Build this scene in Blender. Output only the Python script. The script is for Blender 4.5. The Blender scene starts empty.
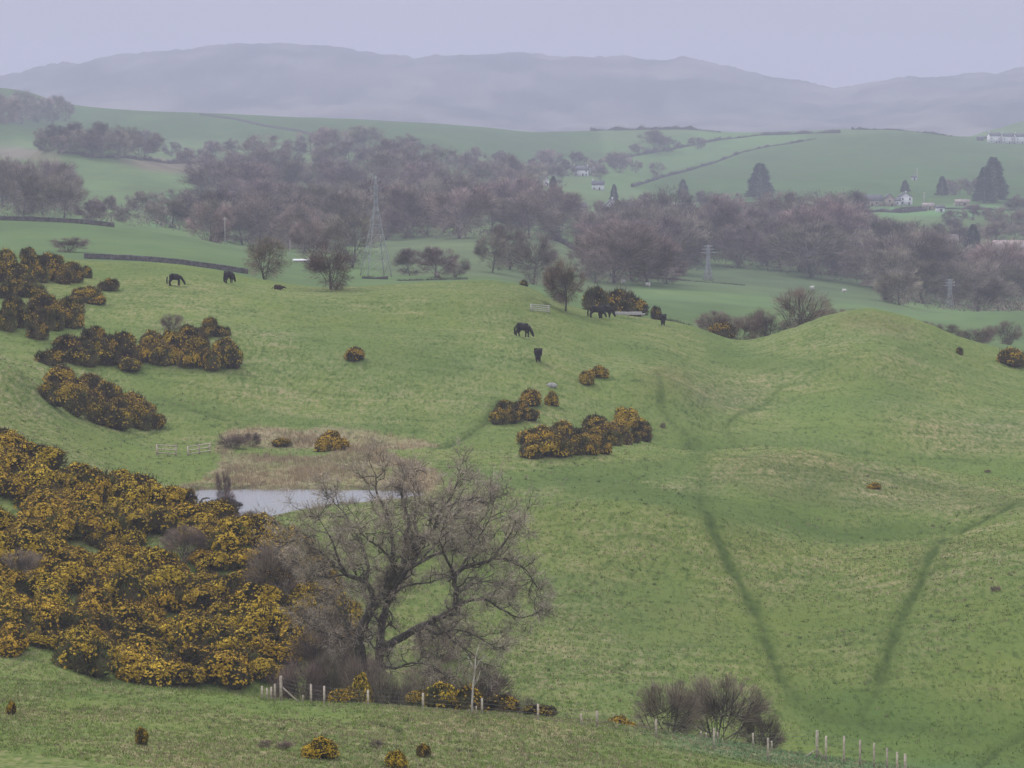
import bpy, math, random
import numpy as np
from mathutils import Vector, Matrix

S = bpy.context.scene
COL = S.collection
RNG = np.random.default_rng(7)
random.seed(7)

# ------------------------------------------------------------------ camera model (eye at the origin, looking along +Y)
F, CX, CY, HY = 3233.0, 512.0, 384.0, 100.0
TH = math.atan((CY - HY) / F)
CT, ST = math.cos(TH), math.sin(TH)

def uv(px, py):                       # x/Y and z/Y of a sight line
    h = (px - CX) / F; v = (CY - py) / F
    k = CT + v * ST
    return h / k, (v * CT - ST) / k

def proj(x, y, z):                    # world -> picture (numpy)
    d = y * CT - z * ST
    v = (y * ST + z * CT) / d
    return CX + F * x / d, CY - F * v

# ------------------------------------------------------------------ numeric helpers
def pchip(xk, yk, x):
    xk = np.asarray(xk, float); yk = np.asarray(yk, float)
    h = np.diff(xk); d = np.diff(yk) / h
    m = np.zeros_like(yk)
    for i in range(1, len(xk) - 1):
        if d[i-1] * d[i] > 0:
            w1 = 2*h[i] + h[i-1]; w2 = h[i] + 2*h[i-1]
            m[i] = (w1 + w2) / (w1 / d[i-1] + w2 / d[i])
    m[0] = d[0]; m[-1] = d[-1]
    i = np.clip(np.searchsorted(xk, x) - 1, 0, len(h) - 1)
    t = np.clip((x - xk[i]) / h[i], 0, 1)
    return ((2*t**3 - 3*t**2 + 1) * yk[i] + (t**3 - 2*t**2 + t) * h[i] * m[i]
            + (-2*t**3 + 3*t**2) * yk[i+1] + (t**3 - t**2) * h[i] * m[i+1])

def smooth(a, b, x):
    t = np.clip((x - a) / (b - a), 0, 1)
    return t * t * (3 - 2 * t)

def vnoise(x, y, seed=0):
    xi = np.floor(x).astype(np.int64); yi = np.floor(y).astype(np.int64)
    fx = x - xi; fy = y - yi
    fx = fx * fx * fx * (fx * (fx * 6 - 15) + 10); fy = fy * fy * fy * (fy * (fy * 6 - 15) + 10)
    def hsh(a, b):
        n = (a * 374761393 + b * 668265263 + seed * 974711) & 0x7fffffff
        n = ((n ^ (n >> 13)) * 1274126177) & 0x7fffffff
        return ((n ^ (n >> 16)) & 0xffff) / 32767.5 - 1.0
    a = hsh(xi, yi); b = hsh(xi+1, yi); c = hsh(xi, yi+1); d = hsh(xi+1, yi+1)
    return (a*(1-fx) + b*fx) * (1-fy) + (c*(1-fx) + d*fx) * fy

def fbm(x, y, octs=4, seed=0, gain=0.5):
    s = 0; a = 1.0; n = 0
    for k in range(octs):
        s = s + a * vnoise(x * 2**k + 17.3*k, y * 2**k - 9.1*k, seed + k); n += a; a *= gain
    return s / n

# ------------------------------------------------------------------ terrain: survey lines across the view, near to far
STN = []
def st(D, pts):
    """survey line: heights read along a line across the view at distance D (D: number or list of (px, D))"""
    STN.append((D, pts))
st(178, [(-200,735),(0,744),(100,752),(200,763),(400,782),(700,806),(1024,835),(1224,850)])
st([(0,216),(1024,214)], [(-200,680),(0,684),(120,688),(230,694),(300,699.5),(380,706),(470,713.5),(540,719.5),(600,727),(680,740),(760,753),(860,768),(930,779),(1024,792),(1224,815)])
st(262, [(-200,648),(0,662),(60,671),(115,690),(230,714),(370,724),(500,729),(600,733),(700,742),(800,752),(900,757),(1024,764),(1224,775)])
st([(0,330),(130,320),(260,306),(340,305),(600,310),(1024,310)], [(-200,425),(0,446),(60,468),(130,493),(200,513),(260,530),(300,550),(340,588),(400,606),(480,606),(560,606),(640,608),(700,610),(800,618),(900,612),(1024,598),(1224,590)])
st([(0,345),(200,341),(400,342),(1024,355)], [(-200,428),(0,447),(60,474),(130,502),(200,518),(270,519),(330,518),(415,517),(480,522),(560,520),(640,512),(700,513),(760,526),(840,540),(920,535),(1024,514),(1224,505)])
st([(0,356),(400,353),(600,352),(1024,364)], [(-200,424),(0,440),(60,461),(130,486),(200,500),(270,502),(330,502),(415,502),(480,508),(560,512),(640,512),(700,517),(760,528),(840,541),(920,533),(1024,512),(1224,500)])
st([(0,372),(400,372),(1024,375)], [(-200,420),(0,432),(60,447),(130,468),(190,481),(270,482),(400,482),(480,484),(560,486),(640,492),(700,497),(760,503),(840,515),(920,513),(1024,500),(1224,488)])
st(410, [(-200,345),(0,378),(40,398),(80,420),(130,437),(180,443),(240,446),(330,447),(420,447),(500,449),(560,450),(640,450),(680,453),(720,450),(760,449),(800,450),(857,460),(927,473),(1024,487),(1224,492)])
st(440, [(-200,325),(0,352),(60,366),(120,378),(200,384),(260,392),(330,400),(420,405),(500,410),(560,419),(620,432),(680,444),(720,449),(760,450),(840,456),(920,466),(1024,470),(1224,470)])
st(472, [(-200,300),(0,312),(100,322),(177,330),(260,342),(330,348),(420,353),(500,356),(560,366),(600,380),(640,386),(680,396),(720,414),(760,420),(850,414),(930,424),(1024,430),(1224,430)])
st(512, [(-200,262),(0,274),(100,284),(177,288),(260,300),(330,309),(420,312),(500,315),(540,325),(580,333),(620,340),(660,348),(700,362),(740,371),(790,362),(830,350),(870,344),(930,364),(1024,388),(1224,400)])
st(550, [(-200,240),(0,252),(90,262),(140,263),(200,269),(260,281),(330,287),(400,285),(480,283),(530,290),(560,304),(620,317),(690,327),(740,341),(790,331),(830,316),(870,310),(910,319),(960,338),(1000,350),(1024,356),(1224,375)])
st(600, [(-200,252),(0,262),(90,270),(140,270),(200,276),(260,287),(330,292),(400,290),(480,288),(530,296),(560,309),(620,321),(690,331),(740,345),(790,337),(830,325),(870,322),(910,329),(960,346),(1000,358),(1024,364),(1224,385)])
st(680, [(-200,256),(0,262),(90,268),(140,268),(200,272),(260,280),(330,287),(400,288),(480,288),(560,298),(640,312),(690,318),(740,326),(830,325),(930,336),(1024,350),(1224,370)])
st(780, [(-200,240),(0,245),(100,249),(180,254),(245,264),(300,276),(400,281),(470,280),(560,290),(640,300),(740,308),(870,312),(930,331),(1024,338),(1224,350)])
st(900, [(-200,217),(0,220),(60,222),(120,228),(200,240),(245,251),(300,264),(390,270),(470,271),(560,285),(640,295),(700,297),(760,303),(870,311),(930,314),(960,312),(1024,311),(1224,311)])
st(1010, [(-200,220),(0,224),(120,233),(245,252),(300,259),(390,254),(480,252),(560,264),(640,278),(760,288),(870,298),(960,313),(1024,313),(1224,313)])
st(1250, [(-200,210),(0,214),(120,219),(200,228),(245,238),(390,240),(480,236),(560,243),(590,256),(640,267),(760,272),(870,282),(960,298),(1024,302),(1224,300)])
st(1550, [(-200,188),(0,194),(100,200),(200,206),(300,210),(390,213),(500,214),(600,228),(700,236),(850,238),(960,248),(1024,250),(1224,250)])
st(2050, [(-200,158),(0,165),(60,150),(120,153),(200,170),(300,168),(400,168),(500,182),(600,196),(700,206),(800,206),(900,206),(1024,206),(1224,206)])
st(2700, [(-200,130),(0,138),(60,142),(120,145),(200,146),(300,140),(400,139),(500,156),(560,166),(600,163),(700,168),(800,168),(900,168),(1024,168),(1224,170)])
st(3300, [(-200,80),(0,88),(30,93),(60,103),(110,109),(150,111),(200,113),(280,117),(400,122),(480,127),(540,132),(620,130),(680,129),(740,133),(800,131.5),(850,129),(880,129),(920,132),(950,136),(980,138),(1024,137),(1224,135)])
st(3800, [(-200,120),(0,125),(200,135),(500,145),(900,146),(950,142),(975,135),(1000,128),(1024,121),(1224,95)])
st(5400, [(-200,140),(0,140),(512,142),(1224,140)])
st(6400, [(-200,118),(0,118),(200,112),(400,110),(560,118),(700,122),(840,124),(960,108),(1024,100),(1224,90)])
st(8000, [(-200,95),(0,78),(60,65),(110,58),(160,53),(200,48.5),(260,45),(330,48),(370,54),(400,57),(430,56),(460,54),(490,56),(520,55),(560,57),(590,58),(620,58),(660,60),(690,60),(705,63),(740,70),(770,78),(800,82),(840,89),(870,84),(900,80),(960,77),(1024,71),(1224,55)])
st(9600, [(-200,140),(512,140),(1224,140)])

cols = np.concatenate([np.linspace(-0.75,-0.26,12,endpoint=False), np.linspace(-0.26,-0.168,40,endpoint=False),
                       np.linspace(-0.168,0.168,430,endpoint=False), np.linspace(0.168,0.26,40,endpoint=False), np.linspace(0.26,0.75,13)])
rows = np.concatenate([np.linspace(-70,150,30,endpoint=False), np.linspace(150,440,330,endpoint=False),
                       np.linspace(440,640,120,endpoint=False), np.geomspace(640,9600,260)])
NC, NR = len(cols), len(rows)
ZK = np.zeros((len(STN) + 4, NC)); DK = np.zeros_like(ZK)
DK[0], ZK[0] = -70, 2.0
DK[1], ZK[1] = 0, -1.7
DK[2], ZK[2] = 50, -12.6
DK[3], ZK[3] = 110, -25.2
for k, (D, pts) in enumerate(STN):
    pxs = np.array([p[0] for p in pts], float); pys = np.array([p[1] for p in pts], float)
    d = np.full(len(pts), D, float) if np.isscalar(D) else np.interp(pxs, [a for a, _ in D], [b for _, b in D])
    us = np.array([uv(a, b)[0] for a, b in zip(pxs, pys)]); zs = np.array([uv(a, b)[1] for a, b in zip(pxs, pys)]) * d
    cc = np.clip(cols, us[0], us[-1])
    DK[4+k] = np.interp(cc, us, d); ZK[4+k] = pchip(us, zs, cc)
Z = np.zeros((NR, NC))
for j in range(NC):
    Z[:, j] = pchip(DK[:, j], ZK[:, j], rows)
XG = cols[None, :] * np.maximum(rows, 150)[:, None]
YG = np.repeat(rows[:, None], NC, 1)
# unevenness of the ground
near = smooth(120, 170, YG) * (1 - smooth(620, 800, YG))
flat = np.exp(-(((XG + 22) / 26)**2 + ((YG - 372) / 45)**2))
Z += near * (1 - 0.85*flat) * (0.55*fbm(XG/26, YG/26, 2, 3) + 0.20*fbm(XG/7, YG/10, 2, 5) + 0.05*fbm(XG/1.6, YG/2.2, 2, 8))
mid = smooth(650, 800, YG) * (1 - smooth(3900, 4600, YG))
Z += mid * 0.9 * fbm(XG/70, YG/90, 3, 11)
far = smooth(4600, 5600, YG)
Z += far * (5.5*fbm(XG/70, YG/300, 3, 141) + 9*fbm(XG/320, YG/700, 3, 21) - 24*np.abs(fbm(XG/130, YG/420, 5, 25, 0.6)) + 6.0)
for mpx, mD, rx_, ry_, hh_ in [(655,468,8,10,1.3),(640,345,12,9,0.5),(960,330,9,9,0.8),(10,405,5,9,1.6),(905,470,14,12,0.8),(760,440,18,8,-1.0),(890,442,16,8,-0.8),(560,400,9,9,0.7),(400,460,14,14,0.8),(330,440,12,7,-0.6),(560,345,10,9,0.8),(930,360,8,10,-0.6),(500,480,14,12,0.9),(430,520,14,14,0.8),(250,470,10,12,0.9),(600,500,12,10,-0.8)]:
    xc = uv(mpx, 450)[0]*mD
    Z += 1.5*hh_*np.exp(-((XG-xc)/rx_)**2 - ((YG-mD)/ry_)**2)
for mpx, mD, rx_, ry_, hh_ in [(72,1950,24,70,11),(-10,2600,48,130,16),(150,3000,60,160,4),(330,3100,80,160,3)]:
    Z += hh_*np.exp(-((XG-uv(mpx,130)[0]*mD)/rx_)**2 - ((YG-mD)/ry_)**2)
slope_zone = smooth(385, 420, YG)*(1 - smooth(560, 600, YG))
Z += slope_zone*0.09*np.sin(Z*2*math.pi/1.25 + 2.5*fbm(XG/9, YG/9, 2, 99))*smooth(-0.2, 0.5, fbm(XG/30, YG/30, 2, 101))
PX, PY = proj(XG, np.maximum(YG, 1), Z)
# pond hollow
PZ = -44.3
dfar = np.interp(PX, [170,185,200,300,400,424], [362,363,366,366.3,365.5,363]) + 0.8*fbm(XG/2.5, YG/9, 2, 96)
dnear = np.interp(PX, [170,250,300,340,390,424], [334,339,349,353,356.5,361])
inside = np.minimum(smooth(-1.5, 1.5, YG - dnear), smooth(-1.5, 1.5, dfar - YG)) * smooth(184, 190, PX + 4*fbm(XG/2, YG/3, 2, 95)) * (PX < 424)
wet = (PX > 120) & (PX < 470) & (YG > 325) & (YG < 385)
Z = np.where(wet, np.maximum(Z, PZ + 0.12), Z)
Z = Z - 0.0
Z = np.where(inside > 0, np.where(inside > 0.5, PZ - 0.05 - 0.6*(inside-0.5), Z*(1-2*inside) + (PZ-0.05)*2*inside), Z)

# worn tracks: polylines in the picture carried on to the ground, then measured in metres
def hit(px, py, dmin=150.0):
    u, s = uv(px, py)
    fi = np.interp(u, cols, np.arange(NC)); i = int(min(fi, NC-2)); t = fi - i
    zc = Z[:, i]*(1-t) + Z[:, i+1]*t
    g = zc - s * rows
    ok = np.where((g[1:] >= 0) & (g[:-1] < 0) & (rows[1:] > dmin))[0]
    if len(ok) == 0:
        k = int(np.argmin(np.abs(g + (rows < dmin)*1e9))); Y = rows[k]
    else:
        k = ok[0]; a, b = g[k], g[k+1]; Y = rows[k] + (rows[k+1]-rows[k]) * (-a) / (b - a)
    return np.array([u*Y, Y, s*Y])

def gz(x, y):
    x = np.asarray(x, float); y = np.asarray(y, float)
    u = x / np.maximum(y, 150)
    fi = np.clip(np.interp(u, cols, np.arange(NC)), 0, NC-1.001); fr = np.clip(np.interp(y, rows, np.arange(NR)), 0, NR-1.001)
    i = fi.astype(int); r = fr.astype(int); a = fi - i; b = fr - r
    return (Z[r, i]*(1-a) + Z[r, i+1]*a)*(1-b) + (Z[r+1, i]*(1-a) + Z[r+1, i+1]*a)*b

def G(px, D, py=300):
    u = uv(px, py)[0]
    return np.array([u*D, D, float(gz(u*D, D))])

def seg_dist(X, Y, P):
    d = np.full(X.shape, 1e9)
    for (a, b) in zip(P[:-1], P[1:]):
        vx, vy = b[0]-a[0], b[1]-a[1]; L = vx*vx + vy*vy + 1e-9
        t = np.clip(((X-a[0])*vx + (Y-a[1])*vy)/L, 0, 1)
        d = np.minimum(d, np.hypot(X-a[0]-t*vx, Y-a[1]-t*vy))
    return d

TRACKS = [([(700,498),(712,525),(728,560),(748,595),(762,622),(770,650),(782,680)], 0.85, 1.0),
          ([(776,664),(786,684),(808,706),(850,722)], 0.9, 0.65),
          ([(884,668),(876,695),(856,720)], 0.9, 0.5),
          ([(1024,498),(1000,512),(965,528),(938,543),(925,572),(910,600),(897,630),(886,660),(880,680)], 0.9, 1.0),
          ([(658,372),(661,390),(662,408),(672,424),(690,436),(702,446)], 0.5, 0.75),
          ([(784,384),(770,400),(745,412),(725,428),(735,444)], 0.6, 0.55),
          ([(500,400),(485,422),(465,437),(440,448)], 0.9, 0.9),
          ([(690,492),(620,490),(560,500),(500,520)], 0.8, 0.4),
          ([(160,398),(200,412),(240,424)], 0.5, 0.8),
          ([(1024,735),(1000,748),(980,766)], 0.8, 0.9),
          ([(705,560),(650,540),(620,532)], 0.7, 0.35),
          ([(790,700),(850,722),(900,728),(960,735)], 2.6, 0.45),
          ([(120,440),(160,428),(205,430)], 0.5, 0.5),
          ([(430,472),(520,482),(620,472),(690,456),(800,470),(920,482),(1024,500)], 3.5, 0.25),
          ([(690,440),(705,470),(700,498)], 1.2, 0.5),
          ([(700,452),(790,470),(900,476),(1024,492)], 0.9, 0.5)]
path = np.zeros_like(Z)
jit = 0.6*fbm(XG/5, YG/7, 2, 44)
nearmask = (YG > 150) & (YG < 620)
for pl, w, s in TRACKS:
    P = [hit(a, b) for a, b in pl]
    d = seg_dist(XG[:], YG[:], P) + jit*w*0.7
    path = np.maximum(path, np.where(nearmask, s * (0.6*(1 - smooth(w*0.15, w*0.75, d)) + 0.4*(1 - smooth(w*0.4, w*2.2, d))), 0))
path *= np.clip(1.0 + 0.7*fbm(XG/2.2, YG/3.5, 3, 121), 0.5, 1)
Z -= 0.28 * path

PX, PY = proj(XG, np.maximum(YG, 1), Z)

def inpoly(x, y, poly):
    r = np.zeros(x.shape, bool); n = len(poly); j = n-1
    for i in range(n):
        xi, yi = poly[i]; xj, yj = poly[j]
        if yi != yj:
            c = ((yi > y) != (yj > y)) & (x < (xj-xi)*(y-yi)/(yj-yi) + xi)
            r ^= c
        j = i
    return r

# ------------------------------------------------------------------ ground cover colours (albedo of each field)
def lin(r, g, b):
    f = lambda c: (c/255/12.92) if c/255 <= 0.04045 else ((c/255+0.055)/1.055)**2.4
    return np.array([f(r), f(g), f(b)])
base = np.zeros((NR, NC, 3))
base[:] = np.array([0.146, 0.196, 0.052])
nb = fbm(XG/60, YG/90, 3, 31)[..., None]; nb2 = fbm(XG/14, YG/26, 3, 37)[..., None]
base *= 1 + 0.10*nb + 0.10*nb2
upper = smooth(400, 470, YG)[..., None]
base = base*(1-upper) + upper*np.array([0.143, 0.199, 0.055])*(1 + 0.14*nb + 0.08*nb2)
bank = (1 - smooth(214, 222, YG))[..., None]
base = base*(1-bank) + bank*np.array([0.152, 0.200, 0.054])*(1 + 0.1*nb2)
strip = (smooth(206, 214, YG + 2*fbm(XG/5,YG/5,2,97)) * (1 - smooth(255, 265, YG)) * smooth(600, 720, PX))[..., None]
base = base*(1-strip) + strip*np.array([0.115, 0.19, 0.085])
fld = smooth(600, 640, YG)[..., None]
base = base*(1-fld) + fld*np.array([0.118, 0.185, 0.070])*(1 + 0.12*nb)
FIELDS = [  # (polygon in the survey picture, min distance, max distance, albedo)
    ([(-200,215),(60,221),(120,227),(200,239),(250,250),(250,275),(-200,262)], 640, 905, (0.118,0.185,0.072)),
    ([(560,285),(640,293),(760,300),(870,308),(1240,305),(1240,345),(900,345),(640,320)], 700, 1015, (0.115,0.180,0.072)),
    ([(380,230),(480,232),(560,240),(600,262),(640,296),(560,290),(380,283)], 850, 1300, (0.118,0.160,0.078)),
    ([(640,262),(760,266),(870,276),(900,312),(640,299)], 950, 1320, (0.095,0.138,0.064)),
    ([(150,195),(200,190),(200,225),(150,228)], 1000, 1800, (0.12,0.23,0.09)),
    ([(0,146),(60,152),(60,162),(0,158)], 1800, 2800, (0.20,0.17,0.125)),
    ([(110,158),(150,157),(215,166),(230,176),(150,170)], 1500, 2800, (0.20,0.175,0.125)),
    ([(880,206),(1240,206),(1240,216),(880,216)], 1500, 2100, (0.12,0.24,0.09)),
    ([(600,150),(700,132),(800,130),(820,138),(740,150),(680,168),(630,186),(600,186)], 2000, 3400, (0.105,0.19,0.06)),
    ([(630,186),(740,153),(820,138),(900,132),(1240,140),(1240,205),(700,205)], 1800, 3400, (0.066,0.125,0.032)),
    ([(-200,60),(60,95),(400,112),(600,122),(600,160),(540,160),(300,140),(100,140),(-200,140)], 2300, 3400, (0.064,0.122,0.034)),
]
for poly, d0, d1, c in FIELDS:
    m = (inpoly(PX + 9*fbm(XG/60, YG/120, 2, 151), PY + 1.5*fbm(XG/50, YG/120, 2, 152), poly) & (YG > d0) & (YG < d1)).astype(float)
    for _ in range(3):
        m[1:-1,1:-1] = (m[1:-1,1:-1] + m[:-2,1:-1] + m[2:,1:-1] + m[1:-1,:-2] + m[1:-1,2:])/5
    m = m[..., None]
    base = base*(1-m) + m*np.array(c)*(1 + 0.10*nb + 0.06*nb2)
base *= 1 + (YG > 640)[..., None]*(0.22*fbm(XG/38, YG/110, 3, 131) + 0.10*fbm(XG/9, YG/40, 2, 133))[..., None]
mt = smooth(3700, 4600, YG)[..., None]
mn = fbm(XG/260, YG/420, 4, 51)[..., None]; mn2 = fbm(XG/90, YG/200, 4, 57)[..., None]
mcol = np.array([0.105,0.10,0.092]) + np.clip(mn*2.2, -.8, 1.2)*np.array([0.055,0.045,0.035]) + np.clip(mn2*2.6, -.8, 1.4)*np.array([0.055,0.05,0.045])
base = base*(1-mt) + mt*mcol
# damp hollows with lusher grass, thin dry sward on the knolls
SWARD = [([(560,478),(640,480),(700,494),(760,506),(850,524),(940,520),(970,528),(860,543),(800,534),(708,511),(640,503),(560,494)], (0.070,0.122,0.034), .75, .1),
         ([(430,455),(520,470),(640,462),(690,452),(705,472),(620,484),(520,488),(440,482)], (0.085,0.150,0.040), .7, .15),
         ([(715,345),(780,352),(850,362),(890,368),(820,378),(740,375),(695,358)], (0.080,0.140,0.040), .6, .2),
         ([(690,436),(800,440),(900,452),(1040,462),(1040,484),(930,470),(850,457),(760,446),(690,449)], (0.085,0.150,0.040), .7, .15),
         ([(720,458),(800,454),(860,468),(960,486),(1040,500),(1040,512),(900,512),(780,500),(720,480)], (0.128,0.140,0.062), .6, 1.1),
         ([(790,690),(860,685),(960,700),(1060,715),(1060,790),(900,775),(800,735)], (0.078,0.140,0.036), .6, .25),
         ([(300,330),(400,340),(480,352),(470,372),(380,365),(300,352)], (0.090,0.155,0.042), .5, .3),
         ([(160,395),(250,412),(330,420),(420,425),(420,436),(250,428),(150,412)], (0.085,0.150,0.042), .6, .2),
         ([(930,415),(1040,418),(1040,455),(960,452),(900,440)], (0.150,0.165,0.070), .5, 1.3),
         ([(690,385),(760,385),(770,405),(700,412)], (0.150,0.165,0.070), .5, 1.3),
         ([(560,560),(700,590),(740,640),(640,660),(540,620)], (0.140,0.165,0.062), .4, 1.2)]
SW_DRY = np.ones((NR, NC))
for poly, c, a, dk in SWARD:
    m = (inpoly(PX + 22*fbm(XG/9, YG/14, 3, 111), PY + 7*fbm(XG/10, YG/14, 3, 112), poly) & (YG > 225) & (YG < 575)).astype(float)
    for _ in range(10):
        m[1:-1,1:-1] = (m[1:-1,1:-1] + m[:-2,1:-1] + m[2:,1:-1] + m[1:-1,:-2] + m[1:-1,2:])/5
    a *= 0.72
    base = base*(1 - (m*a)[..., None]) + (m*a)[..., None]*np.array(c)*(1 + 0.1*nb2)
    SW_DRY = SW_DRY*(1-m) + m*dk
# reed and rush ground round the pond
reedpoly = [(150,492),(205,480),(222,462),(215,446),(222,434),(252,428),(330,428),(410,436),(435,444),(432,462),(440,478),(435,492),(430,498),(405,492),(150,492)]
reed = inpoly(PX + 5*fbm(XG/3, YG/4, 2, 61), PY + 3*fbm(XG/4, YG/5, 2, 62), reedpoly) & (YG > 350) & (YG < 440)
greenpatch = inpoly(PX, PY, [(232,446),(330,449),(330,455),(300,457),(232,454)]) | inpoly(PX, PY, [(380,450),(430,448),(470,462),(470,475),(430,468)])
reed = reed & ~greenpatch
reedf = reed.astype(float)
for _ in range(2):
    reedf[1:-1, 1:-1] = (reedf[1:-1,1:-1]*2 + reedf[:-2,1:-1] + reedf[2:,1:-1] + reedf[1:-1,:-2] + reedf[1:-1,2:]) / 6
reedf *= np.clip(0.75 + 0.6*fbm(XG/5, YG/6, 3, 66), 0, 1)
base = base*(1-reedf[..., None]) + reedf[..., None]*np.array([0.32,0.255,0.165])*(1+0.2*nb2)
mud = ((inside > 0) & (inside < 0.75)).astype(float)
for _ in range(3):
    mud[1:-1,1:-1] = np.maximum(mud[1:-1,1:-1], 0.8*(mud[:-2,1:-1] + mud[2:,1:-1] + mud[1:-1,:-2] + mud[1:-1,2:])/2).clip(0, 1)
mud *= np.clip(0.6 + 0.9*fbm(XG/1.5, YG/2, 2, 123), 0, 1)
base = base*(1-mud[..., None]) + mud[..., None]*np.array([0.085,0.070,0.048])
# mossy brown crown of the mound and of the small hillock
for poly, c, a in [([(835,318),(870,310),(905,319),(930,332),(880,330),(840,326)], (0.16,0.15,0.06), 0.6),
                   ([(628,378),(660,366),(690,374),(690,388),(640,386)], (0.17,0.155,0.055), 0.6)]:
    m = (inpoly(PX + 14*fbm(XG/7, YG/14, 3, 91), PY + 5*fbm(XG/9, YG/12, 3, 92), poly) & (YG > 420) & (YG < 570)).astype(float)
    for _ in range(14):
        m[1:-1,1:-1] = (m[1:-1,1:-1] + m[:-2,1:-1] + m[2:,1:-1] + m[1:-1,:-2] + m[1:-1,2:])/5
    m = (m*a*np.clip(0.8 + 0.6*fbm(XG/4, YG/6, 3, 93), 0, 1))[..., None]
    base = base*(1-m) + m*np.array(c)
dry = np.clip(0.5 + 0.75*fbm(XG/16, YG/22, 3, 71) + 0.35*fbm(XG/4, YG/7, 2, 72), 0, 1)
dry = np.where(YG < 217, np.clip(1.5*dry - 0.1, 0, 1), dry)
dry *= np.where(YG < 217, 1.0, 0.9) * (1 - path) * (YG < 640)
lush = smooth(0.1, 0.5, fbm((XG-8)/40, YG/38, 2, 75))
dry *= (1 - 0.6*lush*(YG > 230))
dry = np.clip(dry*SW_DRY*np.where(YG < 217, 1.0, 0.95), 0, 1)
botr = inpoly(PX, PY, [(760,660),(860,690),(960,700),(1060,700),(1060,780),(760,760)]) & (YG > 225) & (YG < 300)
dry = np.where(botr, dry*0.5, dry)

# ------------------------------------------------------------------ mesh builders
def link(o, parent=None):
    COL.objects.link(o)
    if parent is not None: o.parent = parent
    return o

def tag(o, label=None, cat=None, group=None, kind=None):
    if label: o['label'] = label
    if cat: o['category'] = cat
    if group: o['group'] = group
    if kind: o['kind'] = kind
    return o

def empty(name, loc=(0,0,0), rz=0, sc=1.0):
    o = bpy.data.objects.new(name, None); COL.objects.link(o)
    o.empty_display_size = 0.3
    o.location = loc; o.rotation_euler = (0, 0, rz)
    o.scale = (sc, sc, sc) if np.isscalar(sc) else sc
    return o

class MB:
    """collects triangles for one mesh"""
    def __init__(s): s.v = []; s.f = []; s.n = 0; s.c = []
    def add(s, V, T, c=None):
        V = np.asarray(V, float).reshape(-1, 3); T = np.asarray(T, int).reshape(-1, 3)
        s.v.append(V); s.f.append(T + s.n); s.n += len(V)
        if c is not None: s.c.append(np.broadcast_to(np.asarray(c, float), (len(V), 3)))
    def quad(s, a, b, c, d): s.add([a, b, c, d], [[0,1,2],[0,2,3]])
    def box(s, c, sz, rz=0.0, M=None):
        x, y, z = np.array(sz)/2
        V = np.array([[-x,-y,-z],[x,-y,-z],[x,y,-z],[-x,y,-z],[-x,-y,z],[x,-y,z],[x,y,z],[-x,y,z]])
        ca, sa = math.cos(rz), math.sin(rz)
        V = V @ np.array([[ca,sa,0],[-sa,ca,0],[0,0,1]])
        s.add(V + np.array(c), [[0,2,1],[0,3,2],[4,5,6],[4,6,7],[0,1,5],[0,5,4],[1,2,6],[1,6,5],[2,3,7],[2,7,6],[3,0,4],[3,4,7]])
    def tube(s, P, R, n=6, cap=True):
        P = np.asarray(P, float); R = np.broadcast_to(np.asarray(R, float), (len(P),))
        T = np.gradient(P, axis=0); T /= np.linalg.norm(T, axis=1)[:, None] + 1e-9
        ref = np.array([0,0,1.0]) if abs(T[0][2]) < 0.9 else np.array([1.0,0,0])
        N = np.cross(T[0], ref); N /= np.linalg.norm(N); V = []
        for i in range(len(P)):
            N = N - T[i]*np.dot(N, T[i]); N /= np.linalg.norm(N) + 1e-9
            B = np.cross(T[i], N)
            a = np.arange(n)*2*math.pi/n
            V.append(P[i] + R[i]*(np.cos(a)[:,None]*N + np.sin(a)[:,None]*B))
        V = np.concatenate(V); Fc = []
        for i in range(len(P)-1):
            for k in range(n):
                a = i*n+k; b = i*n+(k+1)%n
                Fc += [[a,b,b+n],[a,b+n,a+n]]
        if cap:
            for k in range(1, n-1):
                Fc.append([0,k+1,k]); m = (len(P)-1)*n; Fc.append([m,m+k,m+k+1])
        s.add(V, Fc)
    def slivers(s, P, Dv, L, W, c=None):
        """thin pointed triangles: base P, unit direction Dv, length L, width W"""
        n = len(P); r = RNG.normal(size=(n,3)); side = np.cross(Dv, r); side /= np.linalg.norm(side, axis=1)[:,None]+1e-9
        V = np.empty((n,3,3)); V[:,0] = P - side*W[:,None]/2; V[:,1] = P + side*W[:,None]/2; V[:,2] = P + Dv*L[:,None]
        cc = None if c is None else np.repeat(c, 3, 0)
        s.add(V.reshape(-1,3), np.arange(3*n).reshape(-1,3), cc)
    def build(s, name, mat, parent=None, smooth_=False):
        V = np.concatenate(s.v); T = np.concatenate(s.f)
        me = bpy.data.meshes.new(name)
        me.vertices.add(len(V)); me.vertices.foreach_set('co', V.astype(np.float32).ravel())
        me.loops.add(len(T)*3); me.loops.foreach_set('vertex_index', T.astype(np.int32).ravel())
        me.polygons.add(len(T)); me.polygons.foreach_set('loop_start', np.arange(0, len(T)*3, 3, dtype=np.int32))
        me.polygons.foreach_set('loop_total', np.full(len(T), 3, np.int32))
        if smooth_: me.polygons.foreach_set('use_smooth', np.ones(len(T), bool))
        if s.c:
            c = np.concatenate(s.c); a = me.color_attributes.new('tint', 'FLOAT_COLOR', 'POINT')
            a.data.foreach_set('color', np.concatenate([c, np.ones((len(c),1))], 1).astype(np.float32).ravel())
        me.update(); me.validate()
        me.materials.append(mat)
        o = bpy.data.objects.new(name, me)
        return link(o, parent)

# ------------------------------------------------------------------ materials
def newmat(name):
    m = bpy.data.materials.new(name); m.use_nodes = True
    nt = m.node_tree; b = nt.nodes['Principled BSDF']
    b.inputs['Specular IOR Level'].default_value = 0.2
    return m, nt, b

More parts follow.
